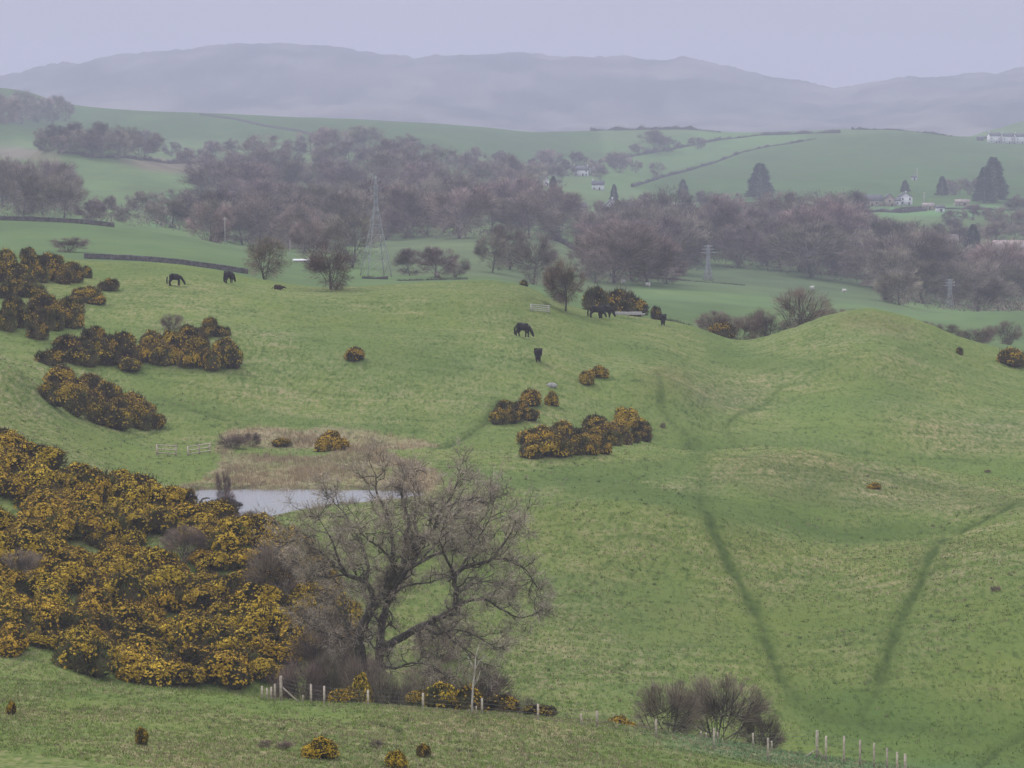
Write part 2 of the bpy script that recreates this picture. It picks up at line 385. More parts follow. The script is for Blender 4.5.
def mat(name, col, rough=0.9, var=0.25, scale=2.0, rnd=0.0, col2=None, attr=None, spec=0.15):
    m, nt, b = newmat(name); N = nt.nodes; L = nt.links
    tc = N.new('ShaderNodeTexCoord')
    no = N.new('ShaderNodeTexNoise'); no.inputs['Scale'].default_value = scale; no.inputs['Detail'].default_value = 4
    L.new(tc.outputs['Object'], no.inputs['Vector'])
    mix = N.new('ShaderNodeMix'); mix.data_type = 'RGBA'
    c2 = col2 or tuple(max(0, c*(1-2*var)) for c in col)
    hi = tuple(c*(1+var) for c in col)
    mix.inputs['A'].default_value = (*c2, 1); mix.inputs['B'].default_value = (*hi, 1)
    mr = N.new('ShaderNodeMapRange'); mr.inputs['From Min'].default_value = 0.3; mr.inputs['From Max'].default_value = 0.7
    L.new(no.outputs['Fac'], mr.inputs['Value']); L.new(mr.outputs['Result'], mix.inputs['Factor'])
    out = mix.outputs['Result']
    if attr:
        a = N.new('ShaderNodeAttribute'); a.attribute_name = attr
        mu = N.new('ShaderNodeMix'); mu.data_type = 'RGBA'; mu.blend_type = 'MULTIPLY'; mu.inputs['Factor'].default_value = 1
        L.new(out, mu.inputs['A']); L.new(a.outputs['Color'], mu.inputs['B']); out = mu.outputs['Result']
    if rnd:
        oi = N.new('ShaderNodeObjectInfo')
        m2 = N.new('ShaderNodeMapRange'); m2.inputs['To Min'].default_value = 1-rnd; m2.inputs['To Max'].default_value = 1+rnd
        hs = N.new('ShaderNodeHueSaturation')
        m3 = N.new('ShaderNodeMapRange'); m3.inputs['To Min'].default_value = 0.5-0.035*rnd/0.3; m3.inputs['To Max'].default_value = 0.5+0.035*rnd/0.3
        fr = N.new('ShaderNodeMath'); fr.operation = 'FRACT'; mm = N.new('ShaderNodeMath'); mm.operation = 'MULTIPLY'; mm.inputs[1].default_value = 7.31
        L.new(oi.outputs['Random'], m2.inputs['Value']); L.new(oi.outputs['Random'], mm.inputs[0]); L.new(mm.outputs[0], fr.inputs[0]); L.new(fr.outputs[0], m3.inputs['Value'])
        L.new(m2.outputs['Result'], hs.inputs['Value']); L.new(m3.outputs['Result'], hs.inputs['Hue'])
        L.new(out, hs.inputs['Color']); out = hs.outputs['Color']
    L.new(out, b.inputs['Base Color']); b.inputs['Roughness'].default_value = rough; b.inputs['Specular IOR Level'].default_value = spec
    return m

M = dict(
    gorse=mat('gorse_leaf', (0.160,0.125,0.060), 0.9, 0.45, 1.6, 0.2, attr='tint'),
    bloom=mat('gorse_flower', (0.70,0.47,0.038), 0.8, 0.2, 3.0, 0.07, attr='tint'),
    bark=mat('bark', (0.105,0.090,0.074), 0.95, 0.35, 3.0, 0.1),
    oaktwig=mat('lichen_twig', (0.48,0.405,0.315), 0.95, 0.3, 0.5, attr='tint'),
    twig=mat('winter_twig', (0.270,0.208,0.178), 0.95, 0.4, 0.35, 0.42, attr='tint'),
    shrub=mat('shrub_twig', (0.265,0.205,0.160), 0.95, 0.35, 0.8, 0.25, attr='tint'),
    conifer=mat('conifer_needle', (0.028,0.045,0.034), 0.9, 0.4, 0.6, 0.15, attr='tint'),
    trunk=mat('far_trunk', (0.16,0.14,0.135), 0.95, 0.2, 1.0, 0.15),
    stone=mat('wall_stone', (0.095,0.09,0.085), 0.95, 0.35, 1.5),
    boulder=mat('boulder_stone', (0.42,0.41,0.39), 0.9, 0.2, 2.0),
    post=mat('post_wood', (0.58,0.50,0.40), 0.9, 0.25, 5.0, 0.15),
    pale=mat('pale_board', (0.55,0.53,0.50), 0.8, 0.15, 4.0),
    wire=mat('fence_wire', (0.22,0.21,0.20), 0.5, 0.1, 4.0),
    white=mat('white_render', (0.80,0.80,0.80), 0.8, 0.05, 0.5),
    tan=mat('tan_stone', (0.42,0.34,0.27), 0.9, 0.15, 0.6),
    slate=mat('slate_roof', (0.13,0.13,0.15), 0.7, 0.2, 0.8),
    palebrown=mat('stubble_roof', (0.42,0.34,0.32), 0.9, 0.15, 0.4),
    glass=mat('window_glass', (0.05,0.055,0.065), 0.15, 0.1, 0.3, spec=0.5),
    steel=mat('galvanised_steel', (0.38,0.38,0.40), 0.6, 0.1, 0.5),
    horse=mat('black_coat', (0.026,0.023,0.024), 0.7, 0.4, 3.0),
    bay=mat('brown_coat', (0.055,0.030,0.020), 0.7, 0.3, 3.0),
    hair=mat('black_hair', (0.010,0.010,0.011), 0.8, 0.3, 8.0),
    fleece=mat('white_fleece', (0.74,0.71,0.64), 1.0, 0.1, 6.0),
    birch=mat('birch_bark', (0.62,0.58,0.53), 0.8, 0.2, 2.5),
    hedge=mat('hedge_twig', (0.085,0.072,0.068), 0.95, 0.35, 0.4, 0.15, attr='tint'),
    reed=mat('dry_reed', (0.46,0.37,0.245), 0.95, 0.2, 0.4, attr='tint'),
    grass=mat('grass_blade', (1.0,1.0,1.0), 0.9, 0.12, 0.15, attr='tint'),
)

def ground_mat():
    m, nt, b = newmat('turf'); N = nt.nodes; L = nt.links
    ab = N.new('ShaderNodeAttribute'); ab.attribute_name = 'base'
    ac = N.new('ShaderNodeAttribute'); ac.attribute_name = 'cover'
    sp = N.new('ShaderNodeSeparateColor'); L.new(ac.outputs['Color'], sp.inputs['Color'])
    tc = N.new('ShaderNodeTexCoord')
    def noise(scale, detail, sx=1, sy=1, rough=0.6):
        mp = N.new('ShaderNodeMapping'); mp.inputs['Scale'].default_value = (sx, sy, 1)
        no = N.new('ShaderNodeTexNoise'); no.inputs['Scale'].default_value = scale; no.inputs['Detail'].default_value = detail; no.inputs['Roughness'].default_value = rough
        L.new(tc.outputs['Object'], mp.inputs['Vector']); L.new(mp.outputs['Vector'], no.inputs['Vector'])
        return no.outputs['Fac']
    def rng(x, a, b_, c=0.0, d=1.0):
        r = N.new('ShaderNodeMapRange'); r.inputs['From Min'].default_value = a; r.inputs['From Max'].default_value = b_
        r.inputs['To Min'].default_value = c; r.inputs['To Max'].default_value = d; L.new(x, r.inputs['Value']); return r.outputs['Result']
    def math_(op, a, b_):
        n = N.new('ShaderNodeMath'); n.operation = op
        for k, x in enumerate((a, b_)):
            if isinstance(x, (int, float)): n.inputs[k].default_value = x
            else: L.new(x, n.inputs[k])
        return n.outputs[0]
    def mixc(f, a, b_, bt='MIX'):
        n = N.new('ShaderNodeMix'); n.data_type = 'RGBA'; n.blend_type = bt
        if isinstance(f, (int, float)): n.inputs['Factor'].default_value = f
        else: L.new(f, n.inputs['Factor'])
        for k, x in (('A', a), ('B', b_)):
            if isinstance(x, tuple): n.inputs[k].default_value = (*x, 1)
            else: L.new(x, n.inputs[k])
        return n.outputs['Result']
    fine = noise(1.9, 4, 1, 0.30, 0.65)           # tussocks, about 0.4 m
    mid_ = noise(0.55, 5, 1, 0.45)          # patches of a couple of metres, stretched down the slope
    big = noise(0.07, 4, 1, 0.7)
    streak = noise(0.25, 6, 0.42, 1.9, 0.7)  # sheep tread lines along the slope
    # dry straw
    f1 = math_('MULTIPLY', rng(fine, 0.47, 0.62), rng(mid_, 0.36, 0.62, 0.12, 1.0))
    f1 = math_('ADD', f1, math_('MULTIPLY', rng(streak, 0.50, 0.68), 0.75))
    f1 = math_('MULTIPLY', math_('MINIMUM', f1, 1.0), sp.outputs['Green'])
    c = mixc(f1, ab.outputs['Color'], (0.33,0.285,0.165))
    # darker green and brownish specks between the tussocks
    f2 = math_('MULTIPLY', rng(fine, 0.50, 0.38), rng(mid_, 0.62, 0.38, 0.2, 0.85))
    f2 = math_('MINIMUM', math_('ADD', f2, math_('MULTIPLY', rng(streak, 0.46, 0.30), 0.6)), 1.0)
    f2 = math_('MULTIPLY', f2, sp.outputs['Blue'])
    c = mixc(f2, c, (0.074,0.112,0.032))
    c = mixc(1.0, c, mixc(rng(big, 0.3, 0.7), (0.86,0.92,0.90), (1.12,1.06,1.0)), 'MULTIPLY')
    c = mixc(math_('MULTIPLY', sp.outputs['Red'], 0.9), c, mixc(rng(fine, 0.35, 0.65), (0.042,0.065,0.017), (0.074,0.112,0.030)))
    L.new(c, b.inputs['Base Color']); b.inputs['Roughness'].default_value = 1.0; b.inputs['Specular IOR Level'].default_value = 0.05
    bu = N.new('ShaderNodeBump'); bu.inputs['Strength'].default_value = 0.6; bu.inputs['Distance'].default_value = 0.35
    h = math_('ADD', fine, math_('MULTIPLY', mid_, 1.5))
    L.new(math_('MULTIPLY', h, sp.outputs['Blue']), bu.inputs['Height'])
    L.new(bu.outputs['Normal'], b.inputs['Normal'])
    return m
M['ground'] = ground_mat()

def add_ground():
    V = np.stack([XG, YG, Z], -1).reshape(-1, 3)
    i = (np.arange(NR-1)[:,None]*NC + np.arange(NC-1)[None,:]).ravel()
    Q = np.stack([i, i+1, i+NC+1, i+NC], -1)
    me = bpy.data.meshes.new('terrain')
    me.vertices.add(len(V)); me.vertices.foreach_set('co', V.astype(np.float32).ravel())
    me.loops.add(len(Q)*4); me.loops.foreach_set('vertex_index', Q.astype(np.int32).ravel())
    me.polygons.add(len(Q)); me.polygons.foreach_set('loop_start', np.arange(0, len(Q)*4, 4, dtype=np.int32)); me.polygons.foreach_set('loop_total', np.full(len(Q), 4, np.int32))
    me.polygons.foreach_set('use_smooth', np.ones(len(Q), bool))
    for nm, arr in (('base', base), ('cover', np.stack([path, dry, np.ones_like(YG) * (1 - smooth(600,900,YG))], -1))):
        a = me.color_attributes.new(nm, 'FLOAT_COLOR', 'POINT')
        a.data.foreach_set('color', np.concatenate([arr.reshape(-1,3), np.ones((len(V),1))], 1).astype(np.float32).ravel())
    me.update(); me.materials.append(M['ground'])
    tag(link(bpy.data.objects.new('terrain', me)), kind='structure')
add_ground()

# pond water
def add_water():
    m, nt, b = newmat('pond_water'); N = nt.nodes; L = nt.links
    b.inputs['Base Color'].default_value = (0.30,0.31,0.33,1); b.inputs['Roughness'].default_value = 0.12; b.inputs['Specular IOR Level'].default_value = 0.5
    tc = N.new('ShaderNodeTexCoord'); mp = N.new('ShaderNodeMapping'); mp.inputs['Scale'].default_value = (1, 2.2, 1)
    no = N.new('ShaderNodeTexNoise'); no.inputs['Scale'].default_value = 2.2; no.inputs['Detail'].default_value = 3
    L.new(tc.outputs['Object'], mp.inputs['Vector']); L.new(mp.outputs['Vector'], no.inputs['Vector'])
    bu = N.new('ShaderNodeBump'); bu.inputs['Strength'].default_value = 0.25; bu.inputs['Distance'].default_value = 0.1
    L.new(no.outputs['Fac'], bu.inputs['Height']); L.new(bu.outputs['Normal'], b.inputs['Normal'])
    mb = MB(); x0, x1, n = -46, -6, 24
    xs = np.linspace(x0, x1, n)
    V = []; T = []
    for k, x in enumerate(xs): V += [(x, 330, PZ), (x, 372, PZ)]
    for k in range(n-1): T += [[2*k,2*k+2,2*k+3],[2*k,2*k+3,2*k+1]]
    mb.add(V, T); tag(mb.build('water', m), kind='structure')
add_water()

# ------------------------------------------------------------------ vegetation prototypes
def rdir(n):
    v = RNG.normal(size=(n,3)); return v/np.linalg.norm(v, axis=1)[:,None]

def tint(n, lo, hi): return np.repeat(RNG.uniform(lo, hi, (n,1)), 3, 1)

def gorse_proto(seed, bloom, n_leaf=3000, n_fl=2300):
    """unit bush: radius about 1, height about 0.9; lumpy lobes, spiny sprays, flower tips on the outside"""
    global RNG
    RNG = np.random.default_rng(seed)
    nl = RNG.integers(6, 10)
    lob = []
    for k in range(nl):
        a = RNG.uniform(0, 6.283); r = RNG.uniform(0.15, 0.62) if k else 0.0
        s = RNG.uniform(0.30, 0.52) if k else 0.55
        lob.append((r*math.cos(a), r*math.sin(a), RNG.uniform(0.22, 0.55)*(1.1-0.6*r), s, s*RNG.uniform(0.75, 1.1)))
    lob = np.array(lob)
    leaf = MB(); fl = MB()
    # woody inner mass of each lobe
    for (x, y, z, s, h) in lob:
        nu, nv = 8, 5; V = []; T = []
        for j in range(nv+1):
            ph = math.pi*j/nv
            for i in range(nu):
                a = 2*math.pi*i/nu; k = 0.78*(1 + RNG.uniform(-0.14, 0.14))
                V.append((x + s*k*math.sin(ph)*math.cos(a), y + s*k*math.sin(ph)*math.sin(a), max(-0.25, z + h*k*math.cos(ph) - 0.05)))
        for j in range(nv):
            for i in range(nu):
                a = j*nu+i; b = j*nu+(i+1)%nu
                T += [[a, a+nu, b+nu],[a, b+nu, b]]
        leaf.add(V, T, (0.55,0.55,0.55))
    def shell(n, up):
        w = lob[:,3]**2; k = RNG.choice(nl, n, p=w/w.sum()); d = rdir(n)
        d[:,2] = np.where(d[:,2] < up, np.abs(d[:,2]), d[:,2])
        c = lob[k]
        wob = 1 + 0.16*np.sin(d[:,0]*5+k*1.7)*np.cos(d[:,1]*6+k)
        P = c[:,:3] + d*np.stack([c[:,3], c[:,3], c[:,4]], 1)*wob[:,None]
        # drop points buried in another lobe
        q = np.zeros(n)
        for j in range(nl):
            e = (P - lob[j,:3])/np.array([lob[j,3], lob[j,3], lob[j,4]]); q += (np.linalg.norm(e, axis=1) < 0.86)
        ok = (q == 0) & (P[:,2] > -0.12)
        return P[ok], d[ok]
    P, d = shell(n_leaf, -0.55)
    n = len(P); dv = d + 0.55*rdir(n) + np.array([0,0,0.35]); dv /= np.linalg.norm(dv, axis=1)[:,None]
    for rep in range(2):
        leaf.slivers(P - d*0.06, dv if rep == 0 else (lambda q: q/np.linalg.norm(q,axis=1)[:,None])(dv + 0.5*rdir(n)), RNG.uniform(0.08,0.20,n), RNG.uniform(0.025,0.055,n),
                     tint(n, 0.55, 1.5)*np.where(RNG.random((n,1)) < 0.35, np.array([[0.85,1.35,0.7]]), np.array([[1.0,0.98,1.0]])))
    P, d = shell(n_fl*2, -0.3)
    g = np.sin(P[:,0]*5.1+seed)*np.cos(P[:,1]*4.7-seed) + np.sin(P[:,2]*6+P[:,0]*3+seed*2)*0.7 + 0.9*(P[:,2]-0.35) + RNG.normal(size=len(P))*0.75
    th = np.quantile(g, 1 - bloom); ok = g > th
    P, d = P[ok], d[ok]; n = len(P)
    # each flower tip: small petals facing out and up
    for rep in range(2):
        nn = d*0.75 + np.array([0,-0.0,0.55]) + 0.55*rdir(n); nn /= np.linalg.norm(nn, axis=1)[:,None]
        t1 = np.cross(nn, rdir(n)); t1 /= np.linalg.norm(t1, axis=1)[:,None]+1e-9; t2 = np.cross(nn, t1)
        sz = RNG.uniform(0.028,0.062,n)[:,None]; Cc = P + d*0.035 + rdir(n)*0.03
        V3 = np.empty((n,3,3)); V3[:,0] = Cc + t1*sz; V3[:,1] = Cc - t1*sz*0.6 + t2*sz*0.9; V3[:,2] = Cc - t1*sz*0.6 - t2*sz*0.9
        fl.add(V3.reshape(-1,3), np.arange(3*n).reshape(-1,3), np.repeat(tint(n, 0.5, 1.2)*np.array([[1,0.98,0.9]])*min(1.0, 0.68+0.5*bloom), 3, 0))
    # a few long ragged sprigs
    P, d = shell(260, 0.1); n = len(P); dv = d*0.8 + np.array([0,0,0.8]) + 0.4*rdir(n); dv /= np.linalg.norm(dv, axis=1)[:,None]
    leaf.slivers(P, dv, RNG.uniform(0.18,0.34,n), RNG.uniform(0.025,0.045,n), tint(n,0.7,1.4))
    A = np.concatenate(leaf.v); rad = np.percentile(np.hypot(A[:,0], A[:,1]), 96); top = np.percentile(A[:,2], 98.5)
    for mb in (leaf, fl): mb.v = [v*np.array([1/rad, 1/rad, 0.95/top]) for v in mb.v]
    return leaf, fl

def make_pair(name, parts):
    """Empty with mesh parts; returned hidden prototype data as (name, [(part, meshdata)...])"""
    return (name, [(pn, ob.data) for pn, ob in parts])

PROTO = {}
def register(key, name, builders):
    """builders: list of (part name, MB, material, smooth, [sub builders])"""
    out = []
    for pn, mb, m, sm in builders:
        o = mb.build(pn, m, None, sm); me = o.data; bpy.data.objects.remove(o); out.append((pn, me))
    PROTO[key] = (name, out)

def put(key, loc, sc, rz, label, cat, group=None, name=None):
    nm, parts = PROTO[key]
    e = empty(name or nm, loc, rz, sc); tag(e, label, cat, group)
    for pn, me in parts:
        link(bpy.data.objects.new(pn, me), e)
    return e

BL = [0.75, 0.64, 0.55, 0.48, 0.34, 0.24, 0.14, 0.07]
for k in range(8):
    lf, fl = gorse_proto(100+k, BL[k]*0.8)
    register(('gorse', k), 'gorse_bush', [('foliage', lf, M['gorse'], False), ('blossom', fl, M['bloom'], False)])

def curve(a, b, bend, n=6):
    t = np.linspace(0, 1, n)[:,None]
    return a*(1-t) + b*t + 4*t*(1-t)*bend

def tree_proto(seed, H=14.0, W=11.0, base_h=0.22, twigs=3600, tw=(0.05,0.09), tl=(0.9,2.0), r0=0.35, limbs=9, multi=1, flat=0.0, density_in=0.25, sub=7):
    """bare winter tree: trunk and limbs as tubes, outer twig sprays as fine slivers"""
    global RNG
    RNG = np.random.default_rng(seed)
    tr = MB(); cr = MB()
    cz = H*(base_h + (1-base_h)*0.52); rz = H*(1-base_h)*0.5; rx = W/2
    ends = []; tips = []; dirs = []
    for s in range(multi):
        off = np.clip(np.array([RNG.normal(), RNG.normal(), 0]), -1.5, 1.5)*0.07*W if multi > 1 else np.zeros(3)
        top = np.array([RNG.normal()*0.08*W, RNG.normal()*0.08*W, H*0.72]) + off*3
        P = curve(off + np.array([0,0,-0.4]), top, np.array([RNG.normal()*0.02*H, RNG.normal()*0.02*H, 0]), 8)
        tr.tube(P, np.linspace(r0, r0*0.22, 8)/math.sqrt(multi), 6)
        for k in range(limbs//multi + 1):
            t = RNG.uniform(0.28, 0.9) if base_h > 0.1 else RNG.uniform(0.08, 0.85)
            a0 = P[int(t*7)]
            az = RNG.uniform(0, 6.283) + k*2.4; el = RNG.uniform(-0.25, 1.2)
            d = np.array([math.cos(az)*math.cos(el), math.sin(az)*math.cos(el), math.sin(el)])
            e = np.array([0,0,cz]) + d*np.array([rx, rx, rz*(0.9)])*RNG.uniform(0.72, 0.95)
            e[2] = max(e[2], H*base_h*0.8)
            L = curve(a0, e, np.array([RNG.normal()*0.03*H, RNG.normal()*0.03*H, -0.06*np.linalg.norm(e-a0)]), 6)
            tr.tube(L, np.linspace(r0*0.36*(1-t*0.5), 0.03, 6), 4, False)
            for q in range(sub):
                tt = RNG.uniform(0.3, 1.0); b0 = L[min(5, int(tt*5.99))]
                d2 = (b0 - np.array([0,0,cz*0.8])); d2 /= np.linalg.norm(d2)+1e-6; d2 = d2 + 0.9*rdir(1)[0] + np.array([0,0,0.2]); d2 /= np.linalg.norm(d2)
                e2 = b0 + d2*RNG.uniform(0.12, 0.28)*H
                rel = (e2 - np.array([0,0,cz]))/np.array([rx, rx, rz]); n_ = np.linalg.norm(rel)
                if n_ > 1.0: e2 = np.array([0,0,cz]) + rel/n_*np.array([rx, rx, rz])
                L2 = curve(b0, e2, RNG.normal(size=3)*0.012*H, 4)
                cr.add(*ribbon(L2, 0.0036*H))
                tips.append(L2[1]); tips.append(L2[2]); tips.append(e2); dirs += [d2]*3
    tips = np.array(tips); dirs = np.array(dirs)
    k = RNG.integers(0, len(tips), twigs)
    B = tips[k] + RNG.normal(size=(twigs,3))*np.array([0.045*W, 0.045*W, 0.035*H])
    out = (B - np.array([0,0,cz*0.75]))/np.array([rx,rx,rz]); out /= np.linalg.norm(out, axis=1)[:,None]+1e-6
    D = out*0.8 + dirs[k]*0.5 + 0.7*rdir(twigs) + np.array([0,0,0.25]); D /= np.linalg.norm(D, axis=1)[:,None]
    cr.c = [np.full((len(v),3), 0.75) for v in cr.v]
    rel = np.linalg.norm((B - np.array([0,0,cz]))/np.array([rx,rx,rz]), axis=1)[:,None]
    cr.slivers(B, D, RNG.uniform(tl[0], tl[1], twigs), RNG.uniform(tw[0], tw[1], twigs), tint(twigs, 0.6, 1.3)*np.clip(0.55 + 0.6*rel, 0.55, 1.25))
    return tr, cr

def ribbon(P, w):
    P = np.asarray(P); r = RNG.normal(size=3); T = P[-1]-P[0]; s = np.cross(T, r); s /= np.linalg.norm(s)+1e-9
    ww = np.linspace(w, w*0.4, len(P))[:,None]
    V = np.concatenate([P - s*ww, P + s*ww]); n = len(P); F_ = []
    for i in range(n-1): F_ += [[i, i+1, n+i+1],[i, n+i+1, n+i]]
    return V, F_

for k in range(9):   # woodland trees
    r = np.random.default_rng(300+k)
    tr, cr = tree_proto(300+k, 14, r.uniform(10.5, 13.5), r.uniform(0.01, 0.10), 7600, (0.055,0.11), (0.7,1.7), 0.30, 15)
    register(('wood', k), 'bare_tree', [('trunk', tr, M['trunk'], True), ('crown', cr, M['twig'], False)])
for k in range(4):   # thorn trees and scrub on the near ground
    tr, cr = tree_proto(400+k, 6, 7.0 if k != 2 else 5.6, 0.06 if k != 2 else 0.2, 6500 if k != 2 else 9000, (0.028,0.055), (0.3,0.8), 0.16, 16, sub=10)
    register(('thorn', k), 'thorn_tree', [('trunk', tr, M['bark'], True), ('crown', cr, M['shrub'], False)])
for k in range(5):   # many-stemmed bare shrubs
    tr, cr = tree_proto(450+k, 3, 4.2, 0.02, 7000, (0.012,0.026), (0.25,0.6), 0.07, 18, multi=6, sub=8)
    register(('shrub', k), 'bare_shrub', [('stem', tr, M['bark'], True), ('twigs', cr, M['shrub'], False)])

def conifer_proto(seed, H=14, W=6.5):
    global RNG
    RNG = np.random.default_rng(seed)
    tr = MB(); cr = MB(); tr.tube([(0,0,-0.4),(0,0,H*0.5),(0,0,H*0.97)], [0.3,0.18,0.03], 6)
    n = 5200; t = RNG.random(n)**0.75; h = H*(0.06 + 0.94*(1-t)) ; az = RNG.uniform(0, 6.283, n)
    prof = (np.clip((H-h)/H, 0, 1)**0.6)*W/2*(1 + 0.07*np.sin(h*2.6+az) + 0.2*np.sin(az*3+h))
    r = prof*np.sqrt(RNG.uniform(0.15, 1, n))
    P = np.stack([r*np.cos(az), r*np.sin(az), h], 1)
    D = np.stack([np.cos(az), np.sin(az), RNG.uniform(-0.5,0.35,n)], 1) + 0.5*rdir(n); D /= np.linalg.norm(D, axis=1)[:,None]
    cr.slivers(P, D, RNG.uniform(0.5,1.1,n), RNG.uniform(0.12,0.26,n), tint(n, 0.5, 1.4))
    return tr, cr
for k in range(2):
    tr, cr = conifer_proto(500+k)
    register(('conifer', k), 'conifer_tree', [('trunk', tr, M['trunk'], True), ('crown', cr, M['conifer'], False)])

# ------------------------------------------------------------------ gorse
def wpx(n, D): return n*D/F
GN = [0]
def gorse(px, pyb, w, h, k, label, group=None, D=None, name=None, sink=0.06):
    """bush whose foot stands at (px, pyb) on the ground, w x h picture-pixels big at that distance"""
    p = hit(px, pyb) if D is None else G(px, D, pyb)
    d = p[1]; R = wpx(w, d)/2*1.12; Hh = wpx(h, d)/0.95
    r = random.Random(GN[0]); GN[0] += 1
    if D is not None and D > 500: k = min(6, k+1)
    return put(('gorse', k), (p[0], p[1]+R*0.25, p[2]-sink*Hh), (R, R*0.95, Hh), r.uniform(0, 6.28), label, 'gorse bush', group, name)

SCRUB = []
GLOW = [  # outlying bushes: px, foot py, width, height, bloom kind (0 bright .. 7 bare), label
 (6,283,34,40,5,'brown gorse bush at the left picture edge, highest on the left hill'),
 (30,270,20,27,6,'tall spiky dark gorse bush rising above the others on the left hill top'),
 (48,283,34,34,4,'rounded orange-brown gorse bush in the middle of the hilltop clump on the left'),
 (70,284,28,26,4,'orange-brown gorse bush at the right of the hilltop clump on the left'),
 (87,278,15,14,6,'small dark gorse bush, right end of the hilltop clump on the left'),
 (17,299,42,28,7,'dark purplish gorse bush below the hilltop clump, nearly without flowers'),
 (86,305,31,22,4,'lone orange-tinted gorse bush on the slope right of the hilltop clump'),
 (110,291,28,14,7,'low sparse brown scrub patch beside the lone hilltop gorse bush'),
 (10,330,34,40,5,'dark gorse bush at the left edge, upper-left slope group'),
 (42,327,40,38,4,'large rounded gorse bush with orange bloom in the upper-left slope group'),
 (62,330,34,36,4,'gorse bush at the right end of the upper-left slope group'),
 (40,339,24,20,5,'small gorse bush at the foot of the upper-left slope group'),
 (64,366,48,36,5,'dark rounded gorse bush, left end of the long mid-slope gorse row'),
 (101,360,36,38,5,'tall dark gorse bush second from the left in the long mid-slope row'),
 (118,366,46,38,5,'broad dark gorse bush in the left half of the long mid-slope row'),
 (150,363,34,38,3,'orange-flowered gorse bush in the middle of the long mid-slope row'),
 (170,366,32,38,3,'gorse bush right of the middle of the long mid-slope row'),
 (190,350,32,30,5,'dark gorse bush behind the right half of the long mid-slope row'),
 (211,338,26,23,5,'small dark gorse bush at the top right of the long mid-slope row'),
 (197,368,32,36,3,'gorse bush with golden top near the right end of the long mid-slope row'),
 (222,370,36,38,3,'golden-topped gorse bush at the right end of the long mid-slope row'),
 (130,371,26,15,4,'low gorse bush in front of the long mid-slope row'),
 (60,404,46,42,3,'golden-topped gorse bush, left end of the big oval clump above the hillside'),
 (82,415,46,48,3,'tall gorse bush in the middle of the big oval clump above the hillside'),
 (106,424,44,46,4,'dark gorse bush right of the middle of the big oval clump'),
 (126,430,40,42,4,'brown gorse bush near the right end of the big oval clump'),
 (147,430,26,32,5,'small dark gorse bush at the right end of the big oval clump'),
 (355,360,23,15,2,'small lone gorse bush on the open slope below the bare hilltop trees'),
 (330,452,30,25,1,'yellow-topped gorse bush among the dry reeds above the pond'),
 (282,447,19,10,4,'small low gorse bush on the green strip between the dry reeds'),
 (505,425,25,30,4,'dark gorse bush at the left end of the small slope pair below the horses'),
 (522,422,26,24,4,'brown gorse bush right of the track, beside the small slope bush'),
 (530,405,24,18,2,'yellow-topped gorse bush at the upper end of the small slope group'),
 (552,406,13,17,1,'little yellow gorse bush standing right of the pale boulder slope group'),
 (586,384,17,15,2,'left one of two small yellow gorse bushes by the hillock'),
 (599,378,19,14,1,'right one of two small yellow gorse bushes by the hillock'),
 (541,458,46,36,4,'dark rounded gorse bush, left end of the large field clump'),
 (567,456,40,40,4,'tall brown gorse bush in the left half of the large field clump'),
 (596,442,34,32,4,'brown gorse bush at the back of the large field clump'),
 (628,431,27,26,0,'bright yellow gorse bush at the top right of the large field clump'),
 (594,455,28,28,3,'gorse bush at the front middle of the large field clump'),
 (617,446,32,28,4,'gorse bush right of the middle of the large field clump'),
 (638,443,32,24,5,'dark gorse bush at the right end of the large field clump'),
 (875,489,15,7,1,'tiny low yellow gorse bush alone in the middle of the right field'),
 (1014,366,34,20,4,'orange-brown gorse bush at the right picture edge by the mound'),
 (959,354,9,8,6,'tiny brown scrub bush on the right flank of the mound'),
 (11,715,10,16,2,'small thin gorse bush at the left end of the foreground bank'),
 (142,745,15,20,5,'small drab gorse bush on the left part of the foreground bank'),
 (321,759,34,24,1,'yellow-topped gorse bush, largest on the foreground bank'),
 (397,768,26,20,2,'yellow gorse bush at the bottom edge, second largest on the foreground bank'),
 (424,757,16,15,4,'small drab gorse bush right of the two yellow ones on the bank'),
 (265,748,12,9,7,'tiny dark scrub tuft left of the largest bank gorse'),
 (283,750,16,10,7,'dark scrub tuft just left of the largest bank gorse'),
 (377,748,13,9,7,'dark scrub tuft between the largest and second bank gorse'),
 (988,473,6,4,7,'tiny dark tuft in the right field above the curving track'),
 (996,591,9,6,7,'dark scrub tuft in the right field near the picture edge'),
 (663,428,5,6,7,'tiny dark tuft beside the track right of the large field clump'),
]
for (px, pyb, w, h, k, lab) in GLOW:
    if pyb < 460 and 1 < k < 7: k = min(6, k+1)
    if k == 7 and h < 14:
        SCRUB.append((px, pyb, w*1.25, h*0.9, lab.replace('gorse bush', 'scrub'))); continue
    if h < 21 or pyb > 690:
        gorse(px, pyb, w, h*0.9, k, lab); continue
    q = random.Random(px*7+pyb)      # a patch of three bushes grown together
    for dx, dy, f in ((-.24, -.02, .66), (.25, -.06, .64), (q.uniform(-.12,.12), -.38, .70)):
        gorse(px + dx*w + q.uniform(-.05,.05)*w, pyb + dy*h, w*f*q.uniform(1.0,1.3), h*.52*q.uniform(.9,1.12), min(6, max(0, k + q.choice([-1,0,0,1]))), lab, lab)
